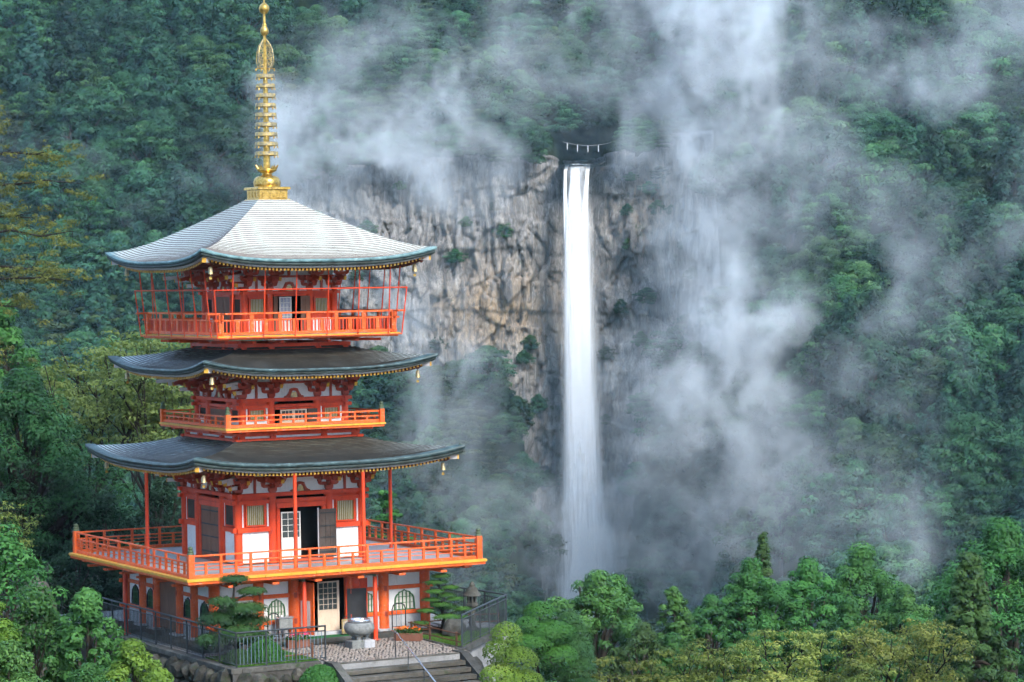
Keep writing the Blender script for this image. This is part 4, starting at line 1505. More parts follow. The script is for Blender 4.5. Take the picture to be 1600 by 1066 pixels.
for k in range(9):
    z = 19.02 + .388 * k
    r = .455 - .095 * k / 8
    b = MB()
    n = 28
    vs, fs = [], []
    for (rr, zz) in ((r, -.01), (r + .02, .01), (r + .02, .13), (r, .15), (r - .05, .15), (r - .05, -.01)):
        for i in range(n):
            t = 2 * math.pi * i / n
            vs.append((rr * math.cos(t), rr * math.sin(t), z + zz))
    for q in range(6):
        for i in range(n):
            j = (i + 1) % n
            fs.append((q * n + i, q * n + j, ((q + 1) % 6) * n + j, ((q + 1) % 6) * n + i))
    b.add(vs, fs, False)
    for i in range(8):
        t = 2 * math.pi * i / 8
        b.bar((.08 * math.cos(t), .08 * math.sin(t), z + .06), ((r - .04) * math.cos(t), (r - .04) * math.sin(t), z + .06), .03, .05)
    o = sub('ring', b.mesh('ring', M_BRONZE), sp)
    b = MB()
    for i in range(8):
        t = 2 * math.pi * (i + .5) / 8
        b.lathe([(.032, 0), (.026, .04), (.014, .07), (.006, .09)], 6, (r * math.cos(t), r * math.sin(t), z - .09))
    tag(sub('ring_bells', b.mesh('ring_bells', M_GILT), sp), kind='stuff')
# openwork flame around the shaft
b = MB()
for q in range(4):
    t = math.pi / 2 * q + .5
    d = Vector((math.cos(t), math.sin(t), 0))
    outl = [(.10, 22.52), (.36, 22.54), (.43, 22.75), (.42, 23.0), (.37, 23.25), (.27, 23.45), (.12, 23.62), (.08, 23.68)]
    b.tube([d * r_ + Vector((0, 0, z)) for r_, z in outl], .028, 5)
    for (cr, cz, rad) in ((.30, 22.68, .09), (.20, 22.80, .07), (.33, 22.90, .075), (.22, 23.02, .08), (.33, 23.10, .06), (.20, 23.24, .07), (.28, 23.30, .05), (.16, 23.42, .055), (.13, 22.62, .05)):
        b.tube([d * (cr + rad * math.cos(a_)) + Vector((0, 0, cz + rad * math.sin(a_))) for a_ in np.linspace(0, 5.2, 9)], .021, 4)
sub('flame_ornament', b.mesh('flame_ornament', M_BRONZE), sp)
b = MB()
for i in range(8):
    t = 2 * math.pi * i / 8
    b.tube([(.08 * math.cos(t), .08 * math.sin(t), 22.50), (.40 * math.cos(t), .40 * math.sin(t), 22.50)], .016, 5)
    b.lathe([(.03, 0), (.025, .05), (.006, .08)], 6, (.40 * math.cos(t), .40 * math.sin(t), 22.41))
sub('flame_base', b.mesh('flame_base', M_GILT), sp)
sub('orb', MB().lathe([(.06, 23.80), (.13, 23.86), (.165, 23.95), (.165, 24.05), (.13, 24.14), (.08, 24.20), (.11, 24.24), (.07, 24.30)], 16).mesh('orb', M_GILT), sp)
sub('orb', MB().lathe([(.08, 24.68), (.14, 24.72), (.20, 24.82), (.21, 24.92), (.18, 25.02), (.10, 25.10), (.03, 25.16), (.012, 25.5)], 16).mesh('orb', M_GILT), sp)

# --- wind bells at the roof corners (each hangs by itself)
BELLB = MB().lathe([(.105, 0), (.09, .04), (.085, .20), (.06, .27), (.02, .29)], 12).mesh('bell_body', M_BRONZE)
BELLC = MB().tube([(0, 0, .02), (0, 0, -.10)], .008, 5).box(-.055, .055, -.006, .006, -.20, -.10).mesh('clapper', M_GILT)
BELLH = MB().tube([(0, 0, .29), (0, 0, .46)], .012, 5).mesh('hook', M_IRON)
for (h_, z, ww) in ((4.36, 14.28, 'top'), (4.40, 10.08, 'middle'), (5.10, 6.42, 'lowest')):
    for (sx, sy, where) in ((-1, -1, 'near'), (1, -1, 'right'), (-1, 1, 'left')):
        e = tag(empty('wind_bell', (sx * h_, sy * h_, z)), 'small bronze wind bell hanging from the %s corner of the %s pagoda roof' % (where, ww), 'bell', 'wind bells under the pagoda roof corners')
        link('bell_body', BELLB, e)
        link('clapper', BELLC, e)
        link('hook', BELLH, e)

# ------------------------------------------------------------------ ground near the pagoda
def stonemat(name, c0, c1, c2, sc=1.0, moss=.0, rough=.85):
    m = Mat(name, rough, .25)
    n = m.noise(m.wcoord((1.4 * sc,) * 3), 1, 6, .7)
    f = m.noise(m.wcoord((9 * sc,) * 3), 1, 5, .75)
    c = m.ramp(n, [(.28, c0), (.5, c1), (.75, c2)])
    c = m.mix(m.fr(f, .55, .75, 0, .5), c, c2)
    c = m.mix(m.fr(f, .42, .28, 0, .6), c, tuple(x * .4 for x in c0))
    if moss:
        c = m.mix(m.fr(m.noise(m.wcoord((2.3 * sc,) * 3), 1, 5, .7), .62 - moss * .15, .72 - moss * .1, 0, .9), c, (.035, .055, .018))
    v = m.fr(m.rnd(), 0, 1, .75, 1.25)
    c = m.mix(1.0, c, v, 'MULTIPLY')
    m.col(c)
    m.bump(m.math('ADD', n, m.math('MULTIPLY', f, .5)), .6, .06 / sc)
    return m.m


M_WALLST = stonemat('retaining_wall_stone', (.016, .016, .013), (.048, .044, .036), (.14, .13, .11), 1.6, .6)
M_COPE = stonemat('mossy_concrete', (.036, .034, .030), (.078, .074, .065), (.145, .14, .125), 1.0, .3)
M_CONC = stonemat('damp_concrete', (.12, .12, .12), (.20, .197, .193), (.30, .293, .285), .7)
M_STEP = stonemat('step_stone', (.035, .032, .027), (.088, .080, .066), (.165, .15, .128), .9, .2)
M_COB = stonemat('cobble_stone', (.12, .10, .085), (.25, .205, .17), (.38, .325, .27), 3.0, 0, .5)
M_LANT = stonemat('lantern_stone', (.035, .033, .028), (.085, .08, .068), (.19, .18, .155), 2.2, .45)
M_BASIN = stonemat('grey_granite', (.10, .105, .10), (.19, .195, .185), (.30, .30, .285), 3.0, .1)
M_EARTH = stonemat('dark_earth', (.02, .018, .013), (.045, .038, .028), (.08, .07, .05), 1.0, .5)
M_MORTAR = stonemat('dark_mortar', (.03, .028, .024), (.06, .055, .05), (.10, .095, .085), 1.5, .3)
M_STEEL = paint('dark_painted_steel', (.030, .036, .040), (.055, .065, .072), .3, .4, (.14, .09, .06))
M_STEELB = paint('blue_grey_steel', (.10, .15, .19), (.16, .22, .27), .3, .35, (.2, .14, .1))
M_RUST = paint('rusty_pipe', (.13, .055, .030), (.21, .09, .05), .6, .6, (.3, .2, .15))
_m = Mat('bright_steel', .25, .5)
_m.col((.62, .62, .64))
_m.b.inputs['Metallic'].default_value = .8
M_CHROME = _m.m
M_CARPET = Mat('green_carpet', .95, .05).col((.03, .13, .05)).m
M_PLWOOD = paint('planter_wood', (.16, .06, .035), (.25, .10, .06), .5, .7, (.3, .2, .15))


def near_ground(u, wd):
    """hill the pagoda stands on: a shelf on the left, falling away into the valley on the right"""
    x = CAM[0] + VR[0] * u + VF[0] * wd
    y = CAM[1] + VR[1] * u + VF[1] * wd
    L = 1 - sstep(-9, 6, u)
    left = -3.3 + 3.0 * sstep(3, 10, y) - .38 * np.maximum(0, wd - 150)
    right = -3.3 - .40 * np.maximum(0, wd - 112) + .08 * np.maximum(0, wd - 260)
    right = np.maximum(right, -95)
    left = np.maximum(left, -95)
    return left * L + right * (1 - L) + .5 * (fbm(u / 5, wd / 5, 77) - .5)


gu, gw = np.meshgrid(np.concatenate([np.arange(-328, -40, 8), np.arange(-40, 45, 1.5), np.arange(45, 329, 8)]), np.concatenate([np.arange(-10, 70, 8), np.arange(70, 170, 1.5), np.arange(170, 700, 10)]))
gz = near_ground(gu, gw)
ii = np.arange(gu.size).reshape(gu.shape)
gr = link('ground', mesh_np('ground', val(gu, gw, gz).reshape(-1, 3), np.stack([ii[:-1, :-1], ii[:-1, 1:], ii[1:, 1:], ii[1:, :-1]], -1).reshape(-1, 4), M_EARTH, True))
tag(gr, 'dark earth of the hillside below the pagoda', kind='structure')
# woods on the flanks of the valley to either side of the view
g = np.random.default_rng(58)
fl = []
while len(fl) < 420:
    wd = g.uniform(95, 540)
    u = g.uniform(.23 * wd, 300) * (-1 if g.random() < .5 else 1)
    z = float(near_ground(np.array([u]), np.array([wd]))[0])
    fl.append((val(u, wd, z - .6), int(g.integers(0, len(PROTO))), g.uniform(0, 6.28), g.uniform(.6, 1.2)))
fm_ = bpy.data.meshes.new('flank_wood')
fm_.from_pydata([tuple(f[0]) for f in fl], [], [])
fm_.attributes.new('kd', 'INT', 'POINT').data.foreach_set('value', [f[1] for f in fl])
fm_.attributes.new('rz', 'FLOAT', 'POINT').data.foreach_set('value', [f[2] for f in fl])
fm_.attributes.new('sc', 'FLOAT', 'POINT').data.foreach_set('value', [f[3] for f in fl])
fo_ = tag(link('flank_wood', fm_), 'woods on the valley flanks beside the view', 'wood', kind='stuff')
fo_.modifiers.new('trees', 'NODES').node_group = ng

# terrace slab
outl = [(-6.1, 9.5), (-6.1, -10.1), (-2.60, -10.1), (-2.60, -10.98), (2.62, -10.98), (2.62, -10.4), (3.2, -9.95), (8.0, -5.0), (7.4, 1.0), (7.2, 9.5)]
tb = MB()
n = len(outl)
tb.add([(x, y, 0) for x, y in outl] + [(x, y, -4.5) for x, y in outl], [tuple(range(n))] + [(i + n, (i + 1) % n + n, (i + 1) % n, i) for i in range(n)])
terr = tag(tb.build('terrace', M_CONC), 'paved terrace the pagoda stands on', kind='structure')
plat = tag(MB().bevbox(-5.42, 5.42, -5.42, 5.42, .004, .20, .03).build('platform', M_COPE), 'low stone platform under the pagoda', kind='structure')
# cobbled forecourt: stones a few centimetres proud
g = np.random.default_rng(3)
cb = MB()
for i, yy in enumerate(np.arange(-10.72, -5.5, .135)):
    for xx in np.arange(-2.45 + (.07 if i % 2 else 0), 3.15, .142):
        if yy > -6.0 and xx < 0.0 and False: continue
        a = g.uniform(0, 6.28)
        r = g.uniform(.042, .068)
        c = (xx + g.normal() * .026, yy + g.normal() * .024)
        k = 6
        ph = [(c[0] + r * g.uniform(.85, 1.15) * math.cos(a + 6.283 * q / k), c[1] + r * g.uniform(.85, 1.15) * math.sin(a + 6.283 * q / k)) for q in range(k)]
        h = g.uniform(.018, .034)
        cb.add([(p[0], p[1], .002) for p in ph] + [(c[0] + (p[0] - c[0]) * .74, c[1] + (p[1] - c[1]) * .74, h) for p in ph],
               [tuple(range(k, 2 * k))] + [(q, (q + 1) % k, k + (q + 1) % k, k + q) for q in range(k)])
co_ = cb.build('cobbles', M_COB, terr)
tag(co_, kind='stuff')
bed = MB().add([(-2.55, -10.75, .008), (3.2, -10.75, .008), (3.2, -5.43, .008), (-2.55, -5.43, .008)], [(0, 1, 2, 3)]).build('cobble_bed', M_MORTAR, terr)
tag(MB().bevbox(-2.57, 2.60, -11.0, -10.76, .004, .03, .008).build('kerb_stone', M_STEP, terr))
tag(MB().bevbox(3.2, 3.32, -9.75, -5.5, .0, .05, .01).build('kerb_stone', M_STEP, terr))

# stairs
st_ = tag(empty('stone_stairs', (0, -11, 0)), 'broad stone steps leading down from the cobbled forecourt', 'stairs')
for k in range(11):
    MB().bevbox(-2.36, 2.60, -.43 * (k + 1) - (.035), -.43 * k - .004 * (k > 0), -.205 * (k + 1) - .16, -.205 * (k + 1) + (0 if k >= 0 else 0), .018).build('step', M_STEP, st_)
for x0, x1 in ((-2.68, -2.37), (2.61, 2.96)):
    b = MB()
    pts = [(.62, .06), (-.02, .06), (-4.9, -2.28), (-4.9, -3.2), (.62, -3.2)]
    vs = [(x0, y, z) for y, z in pts] + [(x1, y, z) for y, z in pts]
    m_ = len(pts)
    b.add(vs, [tuple(range(m_ - 1, -1, -1)), tuple(range(m_, 2 * m_))] + [(i, (i + 1) % m_, m_ + (i + 1) % m_, m_ + i) for i in range(m_)])
    b.build('cheek_wall', M_COPE, st_)
hr = tag(empty('stair_handrail', (.06, -10.7, 0)), 'slim steel handrail running down the middle of the stone steps', 'handrail')
sl_ = -.205 / .43
MB().tube([(0, .25, .99), (0, -.1, .97), (0, -4.6, .97 + sl_ * 4.5)], .028, 8).build('rail', M_CHROME, hr)
for y in (-.02, -1.05, -2.3, -3.6):
    z0 = .02 if y > -.3 else -.205 * (math.ceil((-y - .3) / .43))
    MB().tube([(0, y, z0), (0, y, .97 + sl_ * max(0, -y - .1))], .02, 6).build('post', M_STEEL, hr)


# ------------------------------------------------------------------ steel fences round the terrace
def fence(name, label, pts, H, post_gap, bal_gap, rail_mat=M_STEEL, bal_mat=M_STEEL, z=0.05):
    o = tag(empty(name, (*pts[0], z)), label, 'fence', 'steel fences round the pagoda terrace')
    pm = MB().box(-.025, .025, -.025, .025, 0, H - .02).mesh('post', M_STEEL)
    bm_ = MB().box(-.009, .009, -.009, .009, .10, H - .17).mesh('baluster', bal_mat)
    for a, b in zip(pts[:-1], pts[1:]):
        a_, b_ = Vector((a[0] - pts[0][0], a[1] - pts[0][1], 0)), Vector((b[0] - pts[0][0], b[1] - pts[0][1], 0))
        L = (b_ - a_).length
        d = (b_ - a_) / L
        ang = math.atan2(d.y, d.x)
        MB().tube([a_ - d * .03 + Vector((0, 0, H)), b_ + d * .03 + Vector((0, 0, H))], .034, 8).build('rail', rail_mat, o)
        MB().tube([a_ + Vector((0, 0, H - .17)), b_ + Vector((0, 0, H - .17))], .022, 6).build('rail', rail_mat, o)
        MB().tube([a_ + Vector((0, 0, .10)), b_ + Vector((0, 0, .10))], .016, 6).build('rail', rail_mat, o)
        n = max(1, round(L / post_gap))
        for k in range(n + 1):
            link('post', pm, o, a_ + d * (L * k / n), (0, 0, ang))
        nb = int(L / bal_gap)
        for k in range(1, nb):
            if abs((k / nb * n) - round(k / nb * n)) * L / n < .04: continue
            link('baluster', bm_, o, a_ + d * (L * k / nb), (0, 0, ang))
    return o


fence('steel_fence', 'dark steel fence with thin bars along the mossy stone wall left of the pagoda', [(-6.0, 5.5), (-6.0, -10.0)], 1.26, 1.55, .145)
fence('steel_fence', 'short steel fence with blue grey bars before the clipped dome bush', [(-6.0, -10.0), (-2.45, -10.0)], 1.26, 1.2, .145, M_STEEL, M_STEELB)
fence('steel_fence', 'steel fence climbing from the stair top past the stone lantern', [(3.30, -9.86), (7.92, -4.98)], 1.22, 1.3, .15, M_STEEL, M_STEEL)
fence('steel_fence', 'dark steel fence on the far valley edge behind the small pine', [(7.92, -4.94), (7.35, 1.0), (7.2, 9.0)], 1.22, 1.45, .16)
# kerbs under the fences
tag(MB().bevbox(-6.28, -5.86, -10.18, 5.8, -.14, .045, .02).build('wall_coping', M_COPE, terr))
tag(MB().bevbox(-5.858, -2.70, -10.20, -9.86, -.14, .045, .02).build('wall_coping', M_COPE, terr))
tag(MB().bar((3.05, -10.08, -.05), (8.02, -4.9, -.05), .36, .20).build('wall_coping', M_COPE, terr))


# ------------------------------------------------------------------ stones
def rock_mesh(seed, mat, sub_=1, flat=1.0):
    import bmesh
    bm = bmesh.new()
    bmesh.ops.create_icosphere(bm, subdivisions=2, radius=1)
    g = np.random.default_rng(seed)
    pl = unit(g.normal(size=(7, 3)))
    ds = g.uniform(.62, .95, 7)
    for v in bm.verts:
        p = np.array(v.co)
        for q, d in zip(pl, ds):      # cut flat facets
            t = p @ q
            if t > d: p = p - q * (t - d) * .9
        p *= 1 + .06 * g.normal()
        v.co = p
    me = bpy.data.meshes.new('rock')
    bm.to_mesh(me)
    bm.free()
    me.materials.append(mat)
    return me


ROCKS = [rock_mesh(s, M_WALLST) for s in range(20, 27)]
rw = tag(MB().box(-6.22, -6.11, -10.1, 9.0, -4.6, -.15).build('retaining_wall', M_MORTAR), 'rough mossy boulder wall holding up the terrace', 'wall')
MB().box(-6.22, -2.70, -10.16, -10.102, -4.6, -.15).build('wall_core', M_MORTAR, rw)
g = np.random.default_rng(12)


def stone_run(n, p0, dirv, outv):
    for row in range(4):
        t = g.uniform(0, .3)
        zc = -.50 - .66 * row
        while t < n:
            wv = g.uniform(.42, .85)
            o = link('stone', ROCKS[g.integers(len(ROCKS))], rw)
            p = Vector(p0) + Vector(dirv) * (t + wv / 2) + Vector(outv) * g.uniform(-.02, .10) + Vector((0, 0, zc + g.normal() * .05))
            o.location = p
            o.rotation_euler = (g.uniform(0, 6.28), g.uniform(0, 6.28), g.uniform(0, 6.28))
            s = wv * .58
            o.scale = (s * g.uniform(.85, 1.1), s * g.uniform(.85, 1.1), s * g.uniform(.85, 1.1))
            t += wv * .93


stone_run(13.5, (-6.20, -10.1, 0), (0, 1, 0), (-1, 0, 0))
stone_run(3.4, (-6.20, -10.14, 0), (1, 0, 0), (0, -1, 0))
gro = tag(link('garden_rock', rock_mesh(41, M_LANT), None, (4.72, -6.55, .28), (.2, .1, .6), (.62, .46, .44)), 'dark rounded boulder at the foot of the small tiered pine', 'rock')
tag(link('garden_rock', rock_mesh(42, M_WALLST), None, (3.3, -10.7, -.9), (.2, .1, .6), (.55, .6, .7)), 'mossy boulder below the fence beside the stair wall', 'rock')
hr_ = val(-19.0, 108, -.3)
tag(link('hillside_boulder', rock_mesh(43, M_LANT), None, (hr_[0], hr_[1], .8), (.2, .3, .6), (.8, 1.2, 1.9)), 'tall grey rock standing in the bushes on the left edge', 'rock')


# ------------------------------------------------------------------ stone lanterns
def lantern(loc, label, s=1.0, paper=False):
    o = tag(empty('stone_lantern', loc), label, 'lantern', 'stone lanterns around the pagoda')
    o.scale = (s, s, s)
    MB().lathe([(.36, 0), (.36, .10), (.30, .16), (.20, .22)], 6, smooth=False).build('base', M_LANT, o)
    MB().lathe([(.17, .22), (.15, .30), (.14, .55), (.165, .60), (.14, .66), (.14, .95), (.17, 1.05)], 12).build('shaft', M_LANT, o)
    MB().lathe([(.17, 1.05), (.26, 1.12), (.30, 1.18), (.30, 1.26), (.24, 1.28)], 6, smooth=False).build('shelf', M_LANT, o)
    b = MB()
    for k in range(6):       # fire box: six posts, open windows
        t = math.pi / 3 * k
        b.cbox((.19 * math.cos(t), .19 * math.sin(t), 1.45), (.09, .09, .34))
    b.lathe([(.22, 1.282), (.22, 1.33)], 6, smooth=False).lathe([(.22, 1.57), (.22, 1.62)], 6, smooth=False)
    fb = b.build('fire_box', M_LANT, o)
    MB().lathe([(.11, 1.33), (.11, 1.57)], 6, smooth=False).build('paper' if paper else 'dark_hollow', M_WHITE if paper else M_BLACK, fb)  # black core: darkness of the hollow box put into its colour
    MB().lathe([(.40, 1.60), (.42, 1.64), (.38, 1.68), (.31, 1.76), (.25, 1.90), (.17, 2.00), (.10, 2.04)], 14).build('cap', M_LANT, o)
    MB().lathe([(.10, 2.03), (.13, 2.08), (.12, 2.13), (.06, 2.20), (.015, 2.26)], 10).build('jewel', M_LANT, o)
    return o


lantern((6.05, -5.6, 0), 'weathered stone lantern on the right beside the steel fence', .88)
lantern((-4.75, -6.3, 0), 'stone lantern half hidden behind the left garden pine', 1.0, True)
q = val(-20.9, 124, -.35)
lantern((q[0], q[1], -.1), 'dark stone lantern among shrubs at the far left edge', .72)

# ------------------------------------------------------------------ incense burner
kb = tag(empty('incense_burner', (.27, -7.25, .02)), 'round grey stone incense burner on short legs in the forecourt', 'incense burner')
MB().lathe([(.20, .44), (.36, .46), (.52, .56), (.585, .70), (.57, .84), (.50, .93), (.47, .95), (.44, .94), (.40, .86)], 24).build('bowl', M_BASIN, kb)
MB().lathe([(.40, .93), (.43, 1.0), (.435, 1.05), (.40, 1.075), (.37, 1.06), (.35, .98)], 24).build('metal_rim', M_CHROME, kb)
MB().lathe([(.0, .97), (.36, .985), (.0, .99)], 18).build('ash', M_CONC, kb)
for k in range(3):
    t = math.pi / 2 + 2.094 * k + .5
    MB().lathe([(.12, 0), (.09, .06), (.085, .14), (.12, .22)], 10, (.26 * math.cos(t), .26 * math.sin(t), .28)).build('foot', M_BASIN, kb)
MB().bevbox(-.48, .02, -.38, .30, -.01, .29, .03).build('base_stone', M_BASIN, kb)
MB().bevbox(.03, .48, -.40, .28, -.01, .28, .03).build('base_stone', M_STONEB, kb)
for k, (x, y) in enumerate(((-.15, .1), (.05, -.1), (.2, .1))):
    MB().lathe([(.035, 0), (.045, .05), (.03, .07)], 8, (x, y, 1.0)).build('incense_cup', M_WHITE, kb)

# ------------------------------------------------------------------ small things round the door
tag(MB().bevbox(-.95, 1.15, -5.36, -4.78, .205, .222, .005).build('carpet', M_CARPET), 'green carpet laid before the open pagoda doorway', 'carpet')
tag(MB().box(-.9, 1.3, -5.95, -5.45, .036, .048).build('door_mat', M_EARTH), 'dark mat on the cobbles below the green carpet', 'mat')
sg_ = tag(empty('sign_stand', (.72, -5.12, .215)), 'small grey notice stand with a chain beside the lattice door', 'sign')
MB().bevbox(-.17, .17, -.03, .03, .05, .62, .02).build('panel', M_BRONZE, sg_)
MB().tube([(-.10, 0, .62), (-.08, 0, .72), (.08, 0, .72), (.10, 0, .62)], .014, 6).build('handle', M_IRON, sg_)
for x in (-.09, -.03, .03, .09):
    MB().box(x - .012, x + .012, -.034, -.0305, .14 + abs(x), .56 - abs(x) * .5).build('writing', M_BOARD, sg_)
for x in (-.13, .13):
    MB().box(x - .015, x + .015, -.10, .10, 0, .05).build('foot', M_IRON, sg_)
bx_ = tag(empty('offering_box', (-1.85, -5.05, .20)), 'small grey metal box on thin legs left of the doorway', 'box')
MB().bevbox(-.28, .28, -.18, .18, .42, .86, .02).build('box', M_BASIN, bx_)
MB().bevbox(-.31, .31, -.21, .21, .862, .92, .015).build('lid', M_CHROME, bx_)
for x in (-.25, .25):
    for y in (-.15, .15):
        MB().box(x - .02, x + .02, y - .02, y + .02, 0, .42).build('leg', M_CHROME, bx_)
MB().lathe([(.05, 0), (.04, .05), (.01, .07)], 8, (-.1, 0, .92)).build('knob', M_CHROME, bx_)


def hoop(loc, label, rz=0, w_=.5, h_=1.05):
    """arched tube rail with two inner bars"""
    o = tag(empty('hoop_rail', loc, rz), label, 'handrail', 'arched rails on the platform edge')
    arc = [(-w_ / 2, 0, 0), (-w_ / 2, 0, h_ - .22), (-w_ / 2 + .06, 0, h_ - .06), (-w_ / 2 + .18, 0, h_), (w_ / 2 - .18, 0, h_), (w_ / 2 - .06, 0, h_ - .06), (w_ / 2, 0, h_ - .22), (w_ / 2, 0, 0)]
    MB().tube(arc, .026, 8).build('hoop', M_IRON, o)
    for x in (-w_ / 6, w_ / 6):
        MB().tube([(x, 0, .18), (x, 0, h_ - .01)], .013, 6).build('bar', M_STEELB, o)
    MB().tube([(-w_ / 2, 0, .18), (w_ / 2, 0, .18)], .015, 6).build('bar', M_IRON, o)
    return o


hoop((3.02, -5.15, .2), 'arched steel rail between the red post and the right corner column', -.1, .56, 1.08)
hoop((-2.35, -5.15, .2), 'arched dark rail beside the grey box left of the doorway', .1, .5, 1.08)


def pipe_fence(pts, label, hs=(.50, .20), posts=()):
    o = tag(empty('pipe_fence', (*pts[0], .03)), label, 'fence', 'low rusty pipe fences')
    p = [Vector((x - pts[0][0], y - pts[0][1], 0)) for x, y in pts]
    for h in hs:
        MB().tube([q + Vector((0, 0, h)) for q in p], .026, 6).build('pipe', M_RUST, o)
    for t in posts:
        q = p[0].lerp(p[-1], t)
        MB().tube([q, q + Vector((0, 0, .56))], .045, 7).build('post', M_RUST, o)


pipe_fence([(3.36, -5.3), (3.32, -9.7)], 'low rusty two bar fence along the cobbles by the flower planter', posts=(.06, .42, .93))
pipe_fence([(3.5, -5.5), (5.6, -5.55)], 'low rusty bars behind the small tiered pine', posts=(.02, .95))
pipe_fence([(6.4, -4.6), (7.6, -5.0)], 'low rusty bars behind the stone lantern near the far fence corner', posts=(.05, .95))
pipe_fence([(-4.9, -9.2), (-2.4, -9.0)], 'low rusty bars behind the clipped dome bush', (.42, .16), posts=(.05, .95))

# ------------------------------------------------------------------ near plants
M_CHERRY = leafmat('autumn_cherry_foliage', (.055, .11, .024), (.30, .345, .075), (.50, .42, .095), .45, .22)
M_MAPLE = leafmat('golden_maple_foliage', (.16, .09, .015), (.38, .22, .04), (.45, .20, .035), .4, .05)
M_DECID = leafmat('thin_green_foliage', (.065, .10, .026), (.22, .28, .070), (.34, .34, .10), .4, .12)
M_NEEDLE = leafmat('pine_needles', (.010, .040, .014), (.045, .115, .030), (.08, .16, .045), .2, .1)
M_TOPI = leafmat('clipped_foliage', (.020, .070, .014), (.075, .195, .034), (.13, .27, .05), .3, .12)
M_TOPIY = leafmat('yellow_green_clipped_foliage', (.060, .105, .014), (.19, .29, .040), (.30, .36, .06), .3, .08)
M_SHRUB = leafmat('shrub_foliage', (.022, .075, .018), (.085, .215, .050), (.15, .30, .08), .35, .15)
M_BRIGHT = leafmat('young_bright_foliage', (.06, .14, .018), (.18, .33, .048), (.28, .41, .08), .4, .08)
M_DARKS = leafmat('shade_shrub_foliage', (.008, .024, .010), (.028, .075, .028), (.05, .11, .04), .3, .15)
M_EVERG = leafmat('evergreen_foliage', (.018, .066, .018), (.085, .23, .050), (.16, .33, .075), .3, .2)
M_CEDN = leafmat('olive_conifer_foliage', (.020, .052, .014), (.080, .16, .040), (.14, .22, .06), .3, .1)
M_OLIVB = leafmat('olive_branch_foliage', (.060, .078, .020), (.25, .27, .065), (.40, .34, .085), .4, .05)
M_WEEP = leafmat('weeping_foliage', (.010, .040, .014), (.045, .13, .034), (.085, .20, .05), .25, .1)
M_FLOW_O = Mat('orange_petals', .6, .2).col((.75, .17, .02)).m
M_FLOW_P = Mat('pink_petals', .6, .2).col((.62, .05, .16)).m


def tree(name, label, cat, loc, crown, trunk, group=None, rz=0.0):
    e = tag(empty(name, loc, rz), label, cat, group)
    if trunk: link('trunk', trunk, e)
    if crown: link('crown', crown, e)
    return e


def gz_at(u, wd):
    return float(near_ground(np.array([float(u)]), np.array([float(wd)]))[0])


def vase_tree(seed, H, RX, fork, mat, bark, per, size, umb=.45, nlimb=6, depth_=3, thin=.75, twigs=.55):
    """spreading deciduous tree: forked limbs, leaves in thin sprays at the twig ends"""
    g = np.random.default_rng(seed)
    b = MB()
    tips = []

    def grow(p, d, L, r, lev):
        d = d / np.linalg.norm(d)
        p1 = p + d * L * .5 + g.normal(size=3) * L * .05
        p2 = p + d * L + g.normal(size=3) * L * .06
        b.tube([p, p1, p2], [r, r * .82, r * .6], 7 if lev < 2 else 5, cap=False)
        if lev >= depth_:
            tips.append((p2, d, L))
            tips.append((p1, d, L * .8))
            return
        for k in range(3 if lev else nlimb):
            ang = 6.283 * (k + g.random() * .7) / (3 if lev else nlimb)
            side = np.array([math.cos(ang), math.sin(ang), 0])
            nd = d * (.75 if lev else .45) + side * (.62 if lev else .62) + np.array([0, 0, .10 if lev else .22])
            grow(p2 if (lev or k % 2) else p1, nd, L * g.uniform(.62, .85) if lev else L * g.uniform(.8, 1.15), r * .58, lev + 1)
    L0 = H * fork
    grow(np.array([0, 0, -.4]), np.array([g.normal() * .06, g.normal() * .06, 1.0]), L0, H * .026, 0)
    pts = np.array([t[0] for t in tips])
    # fit the limbs into the wanted size
    ext = np.abs(pts[:, :2]).max()
    sx, sz = RX / ext, (H * .93) / pts[:, 2].max()
    S = np.array([sx, sx, sz])
    b.v = [tuple(np.array(v) * S) for v in b.v]
    pts = pts * S
    cl = []
    for q in pts:
        for _ in range(2):
            s = RX * g.uniform(.10, .20)
            cl.append([*(q + g.normal(size=3) * np.array([.10, .10, .035]) * RX), s * 1.25, s * 1.25, s * umb])
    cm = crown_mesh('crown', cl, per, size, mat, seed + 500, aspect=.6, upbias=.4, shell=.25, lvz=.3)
    return cm, b.mesh('trunk', bark)


def place_tree(kind, u, wd, ztop, H, RX, mat, seed, name, label, group, per=70, size=.11, n=90, bark=None, **kw):
    """kind: dome / cone / vase; H tree height, stands so that its top is at ztop"""
    base = ztop - H
    p = val(u, wd, base)
    if kind == 'vase':
        cm, tm = vase_tree(seed, H, RX, kw.pop('fork', .34), mat, bark or M_BARKD, per, size, **kw)
    else:
        f = dome_tree(seed, H, RX, kw.pop('base', H * .2), n, kw.pop('tiers', 0), kw.pop('csz', .25)) if kind == 'dome' else cone_tree(seed, H, RX, kw.pop('base', H * .08), n, kw.pop('pw', .8), kw.pop('csz', .30), kw.pop('droop', .12))
        cm = crown_mesh('crown', f[0], per, size, mat, seed + 900, **kw)
        tm = limb_mesh('trunk', bark or M_BARK, f[1], f[2], 6)
    return tree(name, label, 'tree', p, cm, tm, group)


GR = 'trees in the valley right of the pagoda'
